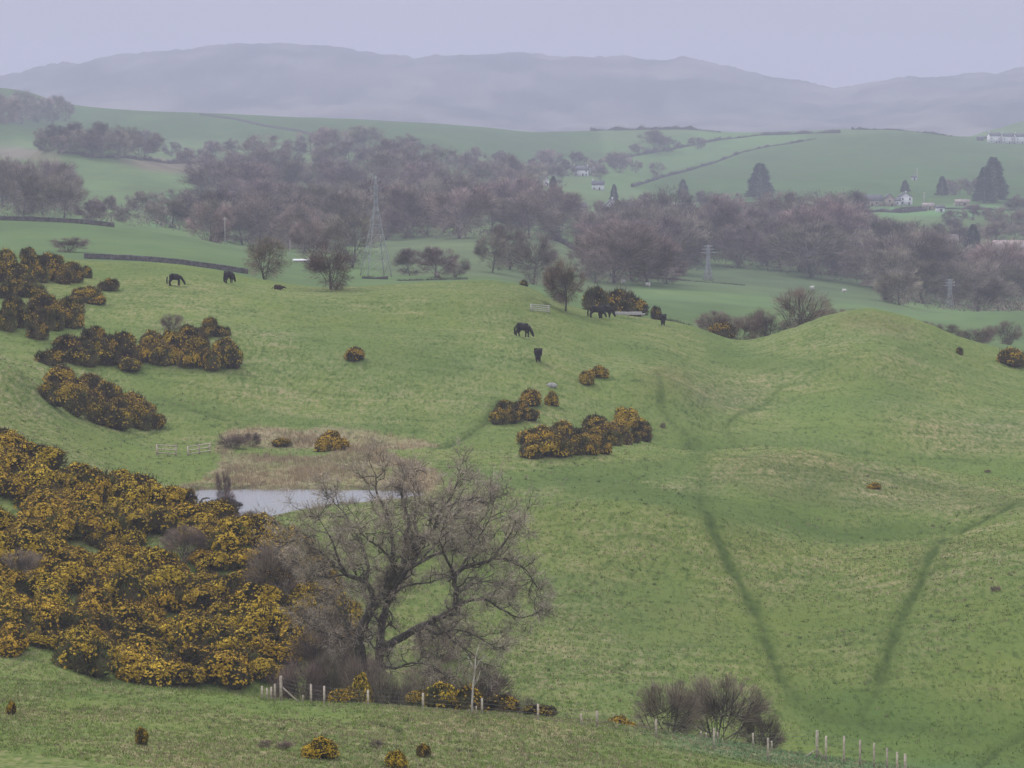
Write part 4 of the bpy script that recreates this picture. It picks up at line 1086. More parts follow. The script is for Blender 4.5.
def hedge(pts, H, W, label, seed, dens=14, mat_='hedge', name='hedge'):
    global RNG
    RNG = np.random.default_rng(seed)
    C = world_line(pts, max(2.0, H)); L = np.linalg.norm(np.diff(C, axis=0), axis=1).sum()
    o = C[len(C)//2].copy(); mb = MB()
    T = np.gradient(C, axis=0); T[:,2] = 0; T /= np.linalg.norm(T, axis=1)[:,None]+1e-9; Nn = np.c_[-T[:,1], T[:,0], np.zeros(len(C))]
    hh = H*np.clip(0.42 + 0.15*RNG.normal(size=len(C)) + 0.5*vnoise(C[:,0]/12+seed, C[:,1]/12, seed), 0.04, 0.95); ring = []
    for (s, z) in ((-.42,-.3),(-.36,.75),(0,1),(.36,.75),(.42,-.3)):
        ring.append(C + Nn*(s*W) + np.c_[np.zeros((len(C),2)), hh*z])
    V = np.stack(ring, 1).reshape(-1,3); F_ = []
    for i in range(len(C)-1):
        for k in range(4):
            a = i*5+k; F_ += [[a,a+1,a+6],[a,a+6,a+5]]
    mb.add(V - o, F_, (0.7,0.7,0.7))
    n = int(min(16000, L*dens*2.2)); k = RNG.integers(0, len(C)-1, n); t = RNG.random((n,1))
    B = C[k]*(1-t) + C[k+1]*t + Nn[k]*RNG.uniform(-.5,.5,(n,1))*W; B[:,2] += RNG.random(n)*hh[k]*1.15
    Dd = 0.8*rdir(n) + np.array([0,0,0.8]); Dd /= np.linalg.norm(Dd,axis=1)[:,None]
    mb.slivers(B - o, Dd, RNG.uniform(.2,.5,n)*H, RNG.uniform(.05,.1,n)*max(1,H*0.5), tint(n,.6,1.4))
    ob = mb.build(name, M[mat_]); ob.location = o; tag(ob, label, 'hedge'); return ob

def wall(pts, H, W, label, seed):
    global RNG
    RNG = np.random.default_rng(seed)
    C = world_line(pts, 2.0); o = C[len(C)//2].copy()
    T = np.gradient(C, axis=0); T[:,2] = 0; T /= np.linalg.norm(T, axis=1)[:,None]+1e-9; Nn = np.c_[-T[:,1], T[:,0], np.zeros(len(C))]
    h = H*(1 + 0.06*RNG.normal(size=len(C))); mb = MB(); cp = MB()
    def strip_(mb, secs):
        ring = [C + Nn*s + np.c_[np.zeros((len(C),2)), h*a + b] for s, a, b in secs]; m = len(secs)
        V = np.stack(ring, 1).reshape(-1,3); F_ = []
        for i in range(len(C)-1):
            for k in range(m-1): a = i*m+k; F_ += [[a,a+1,a+m+1],[a,a+m+1,a+m]]
        mb.add(V - o, F_)
    strip_(mb, [(-W*.6,0,-.3),(-W*.45,1,0),(W*.45,1,0),(W*.6,0,-.3)])
    strip_(cp, [(-W*.5,1,.004),(-W*.3,1,.22),(W*.3,1,.25),(W*.5,1,.004)])
    e = empty('stone_wall', o); tag(e, label, 'wall'); mb.build('wall_body', M['stone'], e); cp.build('coping', M['stone'], e)

H_ = lambda L, d=630: [hit(a, b, d) for a, b in L]
wall([hit(a, b, 630) for a, b in ((84,258.5),(110,259.5),(140,261),(170,263.5),(200,267),(225,270.5),(248,274))], 0.95, 0.6, 'dark dry-stone wall running behind the hilltop horses', 1)
wall(H_([(200,115),(230,119),(260,125.5),(300,132),(315,136)], 2000), 1.8, 1.2, 'distant stone wall running down the far left green hill', 2)
wall([G(a, 910) for a in (-40,0,30,60,90,115)], 1.1, 0.7, 'dark wall along the top of the left green field', 3)
hedge(H_([(598,163),(620,159),(640,155),(680,148),(720,140),(760,135.5),(800,134),(840,133)], 1500), 3.4, 2.4, 'dark hedge climbing the right hill, the upper one of two', 11, 6)
hedge(H_([(632,187),(660,178),(700,167),(740,153),(770,146.5),(800,142),(815,139)], 1500), 2.8, 2.2, 'dark hedge climbing the right hill, the lower one of two', 12, 6)
hedge([G(a, 3260) for a in (850,880,905,930,950)], 3.5, 3, 'distant hedge along the crest of the right hill', 13, 5)
hedge([G(a, 3280) for a in (590,620,650,690,720)], 5, 4, 'distant hedge along the crest left of the right hill', 14, 5)
hedge([G(a, 3250) for a in (975,1000,1040)], 3, 3, 'distant hedge below the white ridge buildings', 15, 5)
hedge(H_([(900,209),(940,209),(985,210),(1040,211)], 1200), 3.2, 2.4, 'dark hedge below the big conifers at the right', 16, 8)
hedge(H_([(925,252),(965,255),(1000,258),(1040,261)], 1000), 2.6, 2, 'dark hedge below the pink-brown roof at the right', 17, 8)
hedge([G(a, 800) for a in (362,375,388)], 1.3, 1.6, 'short dark hedge at the foot of the pylon', 18, 20)
hedge([G(a, 790) for a in (397,420,445,468)], 1.6, 1.6, 'brown hedge in the hollow right of the pylon', 19, 20)
hedge([G(a, 1020) for a in (612,640,680,720,745)], 1.4, 1.5, 'thin dark hedge between the sheep meadow and the bright field', 20, 12)
hedge(H_([(60,153),(100,158),(140,160),(190,163)], 1500), 3.0, 2.6, 'hedge under the faint row of trees on the far left', 21, 6)
hedge(H_([(548,238),(562,243),(580,255)], 900), 3.0, 2.4, 'dark hedge at the right end of the sloping meadow', 22, 10)
hedge([G(a, d) for a, d in ((915,590),(935,592),(955,594),(975,596),(992,600))], 1.6, 2.2, 'purplish brown hedge behind the right shoulder of the mound', 23, 40)
hedge([G(a, d) for a, d in ((665,572),(690,575),(715,578),(740,580))], 1.2, 1.6, 'low brown hedge on the crest right of the lone dark horse', 24, 40)
hedge(H_([(855,212),(880,212),(900,213),(925,211)], 1200), 3.4, 3.0, 'pale brown hedge in front of the white farm', 25, 8)

# ------------------------------------------------------------------ horses and sheep
def skin(verts, edges, radii, name, root=0, fat=1.42):
    me = bpy.data.meshes.new(name); me.from_pydata(verts, edges, [])
    o = bpy.data.objects.new(name, me); COL.objects.link(o)
    o.modifiers.new('Skin', 'SKIN'); sub = o.modifiers.new('Sub', 'SUBSURF'); sub.levels = 2; sub.render_levels = 2
    if not me.skin_vertices: me.attributes  # layer comes with the modifier
    sv = me.skin_vertices[0].data
    for i, r in enumerate(radii):
        sv[i].radius = (r[0]*fat, r[1]*fat)
    sv[root].use_root = True
    dg = bpy.context.evaluated_depsgraph_get(); ev = o.evaluated_get(dg)
    m2 = bpy.data.meshes.new_from_object(ev, depsgraph=dg); m2.name = name
    bpy.data.objects.remove(o)
    m2.polygons.foreach_set('use_smooth', np.ones(len(m2.polygons), bool))
    return m2

def horse_mesh(pose):
    v = []; e = []; r = []
    def a(p, rad, par=None):
        v.append(p); r.append(rad); k = len(v)-1
        if par is not None: e.append((par, k))
        return k
    if pose == 'graze':
        mid_ = a((0,0,1.10), (.36,.32)); hip = a((-.45,0,1.18), (.36,.33), mid_); cro = a((-.72,0,1.14), (.24,.24), hip)
        ch = a((.45,0,1.14), (.34,.28), mid_); nb_ = a((.72,0,1.10), (.25,.18), ch); nm = a((.98,0,.82), (.18,.12), nb_); pl = a((1.18,0,.50), (.14,.11), nm)
        jw = a((1.25,0,.32), (.11,.09), pl); mz = a((1.30,0,.12), (.07,.07), jw)
        for s in (-1, 1):
            ear = a((1.14,s*.08,.56), (.035,.035), pl); a((1.20,s*.10,.68), (.012,.012), ear)
            sh = a((.50,s*.17,.88), (.15,.12), ch); kn = a((.50+.05*s,s*.18,.48), (.068,.068), sh); fe = a((.48+.09*s,s*.18,.13), (.048,.048), kn); a((.53+.09*s,s*.18,.03), (.065,.06), fe)
            st_ = a((-.50,s*.18,.86), (.19,.14), hip); hk = a((-.70+.06*s,s*.18,.50), (.075,.065), st_); f2 = a((-.62+.08*s,s*.18,.13), (.05,.05), hk); a((-.57+.08*s,s*.18,.03), (.065,.06), f2)
    else:   # lying down, head along the grass
        mid_ = a((0,0,.34), (.34,.36)); hip = a((-.45,0,.33), (.33,.34), mid_); cro = a((-.72,0,.28), (.2,.2), hip)
        ch = a((.45,0,.34), (.32,.30), mid_); nb_ = a((.70,.02,.38), (.2,.18), ch); nm = a((.95,.05,.40), (.14,.12), nb_); pl = a((1.12,.06,.38), (.12,.11), nm); mz = a((1.36,.04,.18), (.07,.07), pl)
        for s in (-1, 1):
            ear = a((1.08,.06+s*.08,.46), (.03,.03), pl); a((1.06,.06+s*.10,.56), (.01,.01), ear)
            sh = a((.50,s*.26,.22), (.12,.1), ch); kn = a((.82,s*.30,.10), (.06,.06), sh); a((.55,s*.36,.06), (.05,.05), kn)
            st_ = a((-.40,s*.28,.22), (.16,.13), hip); hk = a((-.10,s*.36,.10), (.07,.07), st_); a((.10,s*.34,.05), (.05,.05), hk)
    return skin(v, e, r, 'body_mesh')

HM = {p: horse_mesh(p) for p in ('graze', 'lie')}
for p, m in HM.items(): m.materials.append(M['horse'] if p == 'graze' else M['bay'])
def hair_mb(kind, lie=False):
    global RNG
    RNG = np.random.default_rng(9)
    mb = MB()
    if kind == 'tail':
        if lie: mb.tube([(-.82,0,.36),(-1.0,.05,.22),(-1.12,.1,.05)], [.06,.07,.03], 6)
        else: mb.tube([(-.88,0,1.22),(-.99,0,1.08),(-1.03,0,.75),(-1.0,0,.35),(-.98,0,.22)], [.05,.075,.10,.085,.02], 7)
    else:
        A = np.array([(.60,0,1.40),(.80,0,1.22),(1.0,0,.98),(1.16,0,.70)]) if not lie else np.array([(.62,.02,.58),(.85,.04,.54),(1.05,.06,.50)])
        n = 260; k = RNG.integers(0, len(A)-1, n); t = RNG.random((n,1)); P = A[k]*(1-t)+A[k+1]*t; P[:,1] += RNG.normal(size=n)*.03
        D = np.c_[RNG.normal(size=n)*.2, RNG.choice([-1,1],n)*RNG.uniform(.3,.8,n), -RNG.uniform(.5,1,n)]; D /= np.linalg.norm(D,axis=1)[:,None]
        mb.slivers(P, D, RNG.uniform(.15,.3,n), RNG.uniform(.03,.06,n))
    o = mb.build(kind, M['hair']); me = o.data; bpy.data.objects.remove(o); return me
HAIR = {(k, l): hair_mb(k, l) for k in ('tail','mane') for l in (False, True)}
def horse(px, py, hd, label, pose='graze', sc=1.25, D=None):
    p = hit(px, py) if D is None else G(px, D, py)
    e = empty('horse', p, math.radians(hd), sc); tag(e, label, 'horse', 'horses grazing on the hill')
    link(bpy.data.objects.new('body', HM[pose]), e); l = pose == 'lie'
    link(bpy.data.objects.new('tail', HAIR[('tail', l)]), e); link(bpy.data.objects.new('mane', HAIR[('mane', l)]), e)
horse(175, 286, 8, 'dark horse grazing side-on, farthest left on the hilltop')
horse(229, 283.5, 55, 'black horse turned away on the hilltop left of the leafless trees')
horse(278, 289.5, 5, 'brown horse lying flat in the grass below the hilltop trees', 'lie', 1.0)
horse(523, 337.5, -28, 'black horse grazing alone on the open slope, upper one of two there', sc=1.38)
horse(538, 362, 93, 'black horse seen from behind, lowest of all on the slope', sc=1.25)
horse(596, 318.5, 6, 'black horse grazing side-on at the crest, left one of the overlapping pair', sc=1.35)
horse(606, 318.2, 30, 'black horse at the crest, right one of the overlapping pair by the pale boards', sc=1.38)
horse(663, 325.5, 85, 'black horse seen from behind at the crest, right of the pale boards', sc=1.2)

def sheep_mesh():
    v = [(0,0,.55),(-.3,0,.55),(.3,0,.56),(.48,0,.66),(.62,0,.60)]; e = [(0,1),(0,2),(2,3),(3,4)]; r = [(.26,.25),(.22,.22),(.22,.2),(.10,.10),(.07,.07)]
    for x in (-.28,.28):
        for s in (-1,1):
            k = len(v); v += [(x,s*.14,.32),(x,s*.14,.02)]; r += [(.06,.06),(.035,.035)]; e += [(1 if x < 0 else 2, k),(k,k+1)]
    return skin(v, e, r, 'sheep_mesh')
SM = sheep_mesh(); SM.materials.append(M['fleece'])
for (px, py, hd, lab) in [(623,284,10,'white sheep in the far meadow, left one of the two above the bright field'), (648,287,160,'white sheep in the far meadow, right one of the two above the bright field'),
                      (812,290,200,'white sheep in the meadow below the right wood, left one of two'), (844,293,0,'white sheep in the meadow below the right wood, right one of two')]:
    p = hit(px, py, 640); o = bpy.data.objects.new('sheep', SM); link(o); o.location = p; o.rotation_euler = (0,0,math.radians(hd)); o.scale = (1.5,1.5,1.5)
    tag(o, lab, 'sheep', 'sheep in the far meadows')

# boulder
mb = MB(); V = []; T = []; r_ = random.Random(3)
for j in range(7):
    for i in range(12):
        ph = math.pi*j/6; a = i*math.pi/6; k = 1 + r_.uniform(-.12,.12)
        V.append((.75*k*math.sin(ph)*math.cos(a), .5*k*math.sin(ph)*math.sin(a), .42*k*math.cos(ph)+.2))
for j in range(6):
    for i in range(12): a = j*12+i; b = j*12+(i+1)%12; T += [[a,a+12,b+12],[a,b+12,b]]
mb.add(V, T); o = mb.build('boulder', M['boulder'], None, True); o.location = hit(552, 387); tag(o, 'pale grey boulder lying on the slope above the small gorse bushes', 'boulder')

# ------------------------------------------------------------------ foreground fences
POSTS_A = [(262,686,.10,0),(267,688,.09,0),(271,687,.09,.03),(275,684,.10,0),(281,676,.15,0),(303,695,.07,0),(311,684,.11,0),(324,686,.11,.02),(368,690,.11,0),(423,693,.11,0),(476,706,.07,.05),(482,698,.11,0),(538,704,.11,0),(582,714,.10,-.12),(597,711,.11,0),(656,719,.11,0),(714,728,.11,0),(768,738,.11,0)]
POSTS_B = [(701,731,.09,0),(707,734,.09,-.16),(718,732,.09,-.08),(753,733,.10,0),(772,741,.09,-.05),(817,729,.15,0),(826,736,.12,0),(844,736,.11,0),(860,740,.11,0),(874,743,.11,0),(887,748,.11,0),(897,752,.11,0),(905,754,.14,0)]
def fence(posts, label, Dof, braces):
    base_ = G(posts[len(posts)//2][0], Dof(posts[len(posts)//2][0]), 715)
    e = empty('wire_fence', base_); tag(e, label, 'fence'); tops = []
    for (px, pt, w, lean) in posts:
        D = Dof(px); p = G(px, D, pt+15); zt = uv(px, pt)[1]*D
        h = max(0.45, min(2.0, zt - p[2]))
        mb = MB(); r = w*0.7
        mb.tube([(0,0,-.4),(lean*h*.5,0,h*.5),(lean*h,0,h)], [r,r*.97,r*.92], 7)
        o = mb.build('post', M['post'], e); o.location = p - base_
        if h > 0.8: tops.append(p - base_ + np.array([lean*h*.8,0,0]) + np.array([0,0,h]))
    for (px, dx, h0) in braces:
        D = Dof(px); p = G(px, D, 715); q = G(px, D, 715) + np.array([dx,0,0]); q[2] = float(gz(q[0], q[1]))
        mb = MB(); mb.tube([p - base_ + np.array([0,0,h0]), q - base_ + np.array([0,0,-.05])], [.055,.055], 6); mb.build('brace', M['post'], e)
    for k in range(4):
        mb = MB(); A = np.array(tops) - np.array([0,0,.10 + k*.28])
        mb.tube(A, np.full(len(A), .008), 4); mb.build('wire', M['wire'], e)
fence(POSTS_A, 'post and wire fence along the top of the foreground bank under the oak', lambda x: np.interp(x, [262,420,600,770], [217.5,217,215.5,212.5]), [(283, 1.15, .9)])
fence(POSTS_B, 'post and wire fence dropping away behind the right end of the foreground bank', lambda x: np.interp(x, [700,817,905], [223,219,217]), [(815,-.75,.55),(819,.55,.6)])

# rail fence by the pond, field gate and boards on the crest
def rail_fence(P0, P1, n, H, label, name='rail_fence', cat='fence', m='post', rails=2, skip=(), rw=.10):
    P0 = np.array(P0); P1 = np.array(P1); e = empty(name, P0); tag(e, label, cat); rz = math.atan2(P1[1]-P0[1], P1[0]-P0[0])
    C = [P0 + (P1-P0)*k/(n-1) for k in range(n)]
    for c in C: c[2] = float(gz(c[0], c[1]))
    for c in C:
        mb = MB(); mb.box((0,0,H/2-.1), (.16,.14,H+.2), rz); o = mb.build('post', M[m], e); o.location = c - P0
    for k in range(n-1):
        if k in skip: continue
        for q in range(rails):
            z = H*(0.92 - q*0.72/max(1, rails-1)) if rails > 1 else H*.8
            a = C[k]-P0; b = C[k+1]-P0; nrm = np.array([math.sin(rz), -math.cos(rz), 0])*.09
            mb = MB(); mb.tube([a+np.array([0,0,z])+nrm, b+np.array([0,0,z])+nrm], [rw*.7,rw*.7], 4); mb.build('rail', M[m], e)
rail_fence(hit(157,455), hit(176,456), 2, 1.35, 'pale rail fence panel on the grass left of the pond, left one of two', rails=3)
rail_fence(hit(188,456), hit(210,452.5), 3, 1.25, 'pale rail fence panel on the grass left of the pond, right one of two', rails=3)
rail_fence(hit(531,311.5), hit(549,313), 2, 1.25, 'pale field gate on the crest left of the round thorn', 'field_gate', 'gate', 'pale', 4)
def boards():
    a = G(613, 549); b = G(645, 549); e = empty('board_stack', a); tag(e, 'long pale weathered boards lying at the crest right of the two horses', 'boards')
    for k in range(3):
        mb = MB(); d = (b-a); L = np.hypot(d[0], d[1])*(1, .55, .5)[k]; s = (0, 0.0, 2.2)[k]
        mb.box((L/2+s, .1*k, .35+.27*k if k < 2 else .62), (L, .5, .25), math.atan2(d[1], d[0])); mb.build('board', M['pale'], e)
    for s in (.4, 2.6, 4.9):
        mb = MB(); mb.box((s,0,.05), (.2,.4,.36)); mb.build('support', M['post'], e)
boards()

# ------------------------------------------------------------------ pylons and poles
def pylon(px, D, top_py, label, bw, arm):
    p = G(px, D, 280); zt = uv(px, top_py)[1]*D; H = zt - p[2]
    e = empty('electricity_pylon', p, math.radians(20)); tag(e, label, 'pylon', 'electricity pylons in the valley'); bw = bw*D/F
    def half(z): return max(.45, bw/2*(1 - z/(H*.80))) if z < H*.72 else .35 + (0 if z < H*.95 else -.25)
    hz = [0] + list(H*np.array([.16,.30,.42,.52,.61,.69,.77,.84,.90,.95,1.0]))
    r = .000115*D
    for sx in (-1,1):
        for sy in (-1,1):
            mb = MB(); mb.tube([(sx*half(z), sy*half(z), z) for z in hz], [r*1.25]*len(hz), 4); mb.build('leg', M['steel'], e)
    mb = MB()
    for z0, z1 in zip(hz[:-1], hz[1:]):
        a, b = half(z0), half(z1)
        for (u0, u1) in (((-1,-1),(1,-1)),((1,-1),(1,1)),((1,1),(-1,1)),((-1,1),(-1,-1))):
            mb.tube([(u0[0]*a,u0[1]*a,z0),(u1[0]*b,u1[1]*b,z1)], [r*.55]*2, 3); mb.tube([(u1[0]*a,u1[1]*a,z0),(u0[0]*b,u0[1]*b,z1)], [r*.55]*2, 3)
            mb.tube([(u0[0]*b,u0[1]*b,z1),(u1[0]*b,u1[1]*b,z1)], [r*.6]*2, 3)
    mb.build('bracing', M['steel'], e)
    for zf, w in ((.77,arm*D/F),(.86,arm*.85*D/F),(.95,arm*.6*D/F)):
        for s in (-1,1):
            mb = MB(); z = H*zf
            for sy in (-1,1):
                mb.tube([(s*.35,sy*.35,z),(s*w,0,z+.02*H)], [r*.7]*2, 3); mb.tube([(s*.35,sy*.35,z+.035*H),(s*w,0,z+.02*H)], [r*.7]*2, 3)
            mb.build('crossarm', M['steel'], e)
            mb = MB(); mb.tube([(s*w,0,z+.02*H),(s*w,0,z-.02*H)], [r*.7,r*.7], 5); mb.build('insulator', M['glass'], e)
pylon(376, 830, 176, 'tall grey lattice pylon standing in front of the main wood', 25, 9)
pylon(708, 1090, 245, 'grey lattice pylon in front of the right wood above the sheep meadow', 7, 9)
pylon(950, 1130, 279, 'faint lattice pylon half hidden among trees at the right', 7, 7)
def pole(px, base_py, top_py, label, D=None, name='utility_pole', w=1.0, arm=True):
    p = hit(px, base_py, 640) if D is None else G(px, D, base_py); zt = uv(px, top_py)[1]*p[1]; h = zt - p[2]; r = p[1]*.00013*w
    e = empty(name, p); tag(e, label, 'pole'); mb = MB(); mb.tube([(0,0,-.3),(0,0,h)], [r,r*.8], 6); mb.build('shaft', M['pale'], e)
    if arm: mb = MB(); mb.box((0,-r*1.5,h*.93), (h*.18, r*1.2, r*1.5)); mb.build('crossarm', M['post'], e)
pole(225, 240, 217, 'pale utility pole in front of the left end of the main wood', 940)
pole(290, 258, 241, 'pale pole left of the white tank between the hilltop trees', 940, arm=False)
pole(924, 205, 192, 'pale pole beside the white farmhouse at the right', w=1.6)
pole(917, 190, 168, 'thin distant pole below the white ridge buildings', arm=False)
pole(917, 254, 244, 'short white post in the field below the farm', arm=False, w=1.6)
def tank():
    p = G(305, 935, 243); e = empty('water_trough', p + np.array([0,0,4.2])); 
    return e
# long white roofed shelter among the trees
def building(px, py, w, d, h, rh, label, wallm='white', roofm='slate', hd=0, wins=(), chim=0, gable=False, name='cottage', cat='house', D=None, door=True):
    """w across, d deep, metres; gable=True shows the gable end"""
    p = hit(px, py, 640) if D is None else G(px, D, py)
    e = empty(name, p, math.radians(hd)); tag(e, label, cat)
    mb = MB(); y0, y1 = -d/2, d/2; x0, x1 = -w/2, w/2
    mb.box((0,0,h/2-.5), (w,d,h+1))
    if gable:
        mb.add([(x0,y0,h),(x1,y0,h),(0,y0,h+rh),(x0,y1,h),(x1,y1,h),(0,y1,h+rh)], [[0,1,2],[4,3,5],[0,2,5],[0,5,3],[1,4,5],[1,5,2]])
    else:
        mb.add([(x0,y0,h),(x0,y1,h),(x0,0,h+rh),(x1,y0,h),(x1,y1,h),(x1,0,h+rh)], [[0,2,1],[3,4,5],[0,3,5],[0,5,2],[1,2,5],[1,5,4]])
    mb.build('wall', M[wallm], e)
    rf = MB(); t = .22; o = .35
    def slab(a, b, c, dd): 
        n = np.cross(np.subtract(b,a), np.subtract(dd,a)); n = n/np.linalg.norm(n)*t
        n = n if n[2] > 0 else -n
        A = [np.array(q)+n*.15 for q in (a,b,c,dd)]; B = [np.array(q)+n*1.15 for q in (a,b,c,dd)]
        rf.add(A+B, [[0,2,1],[0,3,2],[4,5,6],[4,6,7],[0,1,5],[0,5,4],[1,2,6],[1,6,5],[2,3,7],[2,7,6],[3,0,4],[3,4,7]])
    if gable:
        sl = rh/(w/2)
        slab((x0-o,y0-o,h-o*sl),(x0-o,y1+o,h-o*sl),(0,y1+o,h+rh),(0,y0-o,h+rh)); slab((x1+o,y0-o,h-o*sl),(0,y0-o,h+rh),(0,y1+o,h+rh),(x1+o,y1+o,h-o*sl))
    else:
        sl = rh/(d/2)
        slab((x0-o,y0-o,h-o*sl),(x1+o,y0-o,h-o*sl),(x1+o,0,h+rh),(x0-o,0,h+rh)); slab((x0-o,y1+o,h-o*sl),(x0-o,0,h+rh),(x1+o,0,h+rh),(x1+o,y1+o,h-o*sl))
    ro = rf.build('roof', M[roofm], e)
    for k in range(chim):
        mb = MB(); cx = (x0+.6 if k == 0 else x1-.6) if not gable else 0.0; cy = 0 if not gable else (y0+.8 if k == 0 else y1-.8)
        mb.box((cx,cy,h+rh+.4), (.9,.7,1.6)); mb.build('chimney', M[wallm], ro)
    for (wx, wz, ww, wh) in wins:
        mb = MB(); mb.box((wx,y0-.03,wz), (ww,.1,wh)); wo = mb.build('window', M['glass'], e)
        mb = MB(); mb.box((wx,y0-.08,wz-wh/2-.1), (ww+.3,.2,.15)); mb.build('sill', M['pale'], wo)
    if door:
        mb = MB(); mb.box((w*.12 if not gable else w*.25,y0-.04,1.0), (1.0,.12,2.1)); mb.build('door', M['stone'], e)
    return e
W4 = lambda w, z=1.5: tuple((x*w, zz, 1.0, 1.2) for x in (-.34, .34) for zz in (z, z+2.6))
building(612, 212, 9, 11, 3.2, 4.0, 'white cottage with steep gable showing among the woods', gable=True, wins=((-2.2,1.6,1.2,1.3),(0,4.2,1.0,1.2)), chim=1)
building(532, 188, 10, 8, 4.0, 2.6, 'white cottage left of the small dark evergreen', hd=-15, wins=W4(10,1.2)[:2], chim=1, roofm='slate')
building(546, 186, 4, 4, 4.2, 1.6, 'small white gabled cottage right of the dark evergreen', gable=True, wins=((0,2.0,1.0,1.2),))
building(581, 176, 11, 8, 4.5, 2.8, 'white house on the slope above the wooded hollow, with pale front', wins=W4(11,1.2), chim=2)
building(592, 172, 5, 5, 3.5, 2.2, 'small white annexe right of the hillside house', gable=True, wins=((0,2.0,1.0,1.2),))
building(575, 214, 12, 7, 3.4, 2.4, 'low pale stone cottage left of the white gable', 'tan', wins=((-3.5,1.6,1.2,1.2),(3.5,1.6,1.2,1.2)))
building(683, 213, 14, 7, 3.2, 2.4, 'low pale-roofed cottage among trees right of the white gable', 'tan', 'palebrown', wins=((-4,1.6,1.2,1.2),(4,1.6,1.2,1.2)))
building(868, 206, 18, 9, 3.6, 3.4, 'long stone barn with dark slate roof left of the white farmhouse', 'tan', 'slate', wins=((-5,2,1,1),(0,2,1,1),(5,2,1,1)), name='barn', cat='barn')
building(889, 206, 6, 9, 5.0, 2.6, 'tan stone barn end between the long barn and the farmhouse', 'tan', 'slate', gable=True, wins=((0,3.4,1,1.3),), name='barn', cat='barn')
building(905, 205, 8.5, 9, 5.2, 2.6, 'white farmhouse with gable beside the dark barn roofs', gable=True, wins=((-2,1.6,1,1.3),(2.6,4.0,1,1.3),(-2,4.0,1,1.3)), chim=1)
building(897, 205.5, 4, 6, 3.0, 1.6, 'small white lean-to joined to the white farmhouse', wins=((0,1.6,1,1.2),), door=False)
building(948, 246, 9, 7, 2.8, 2.6, 'small house with two bright windows in the right hedges', 'tan', 'palebrown', wins=((-2.4,1.5,2.0,1.3),(1.8,1.5,2.0,1.3)))
building(1014, 252, 20, 10, 2.2, 3.2, 'long low building with pink-brown roof at the right edge', 'tan', 'palebrown', name='barn', cat='barn', wins=((-6,1.2,1,.8),(0,1.2,1,.8)))
building(928, 210, 7, 5, 2.6, 1.6, 'low pale stone outbuilding right of the white farmhouse', 'tan', 'palebrown', name='outbuilding', cat='outbuilding', wins=((-1.5,1.3,.8,.8),))
building(962, 206, 9, 5, 2.4, 1.6, 'low pale stone byre between the bare farm trees and the big conifers', 'tan', 'palebrown', name='outbuilding', cat='outbuilding', wins=((-2,1.3,.8,.8),(2,1.3,.8,.8)))
building(940, 212, 5, 4, 2.6, 1.4, 'small white shed in the farmyard right of the white farmhouse', 'white', 'slate', name='shed', cat='shed', wins=((0,1.3,.8,.8),))
building(598, 190, 8, 6, 3.6, 2.4, 'small white cottage below the hillside house, above the steep gable', wins=W4(8,1.2)[:2], chim=1)
building(914, 180, 3.2, 3, 2.2, 1.0, 'tiny pale hut alone on the green hill above the farm', wins=((-.8,1.3,.6,.6),), name='shed', cat='shed')
for (x, lab) in ((994,'white ridge building, left one of the three on the skyline'), (1007,'white ridge building, middle one of the three on the skyline'), (1020,'white ridge building, right one of the three on the skyline')):
    building(x, 137, 11, 8, 7.0, 3.0, lab, roofm='slate', hd=12, wins=W4(11,1.8), chim=1, D=3150)
building(980, 137, 6, 6, 2.6, 1.6, 'low grey outbuilding left of the white ridge buildings', 'stone', wins=((0,1.4,1,1),), D=3180, name='outbuilding', cat='outbuilding')
building(306, 245, 6.8, 2.4, .5, .3, 'long white roofed shelter seen between the hilltop trees', 'pale', 'white', D=925, door=False, name='shelter', cat='shelter', wins=((0,.3,1,.3),))
building(800, 2, 1, 1, 1, 1, 'x', D=3000) if False else None

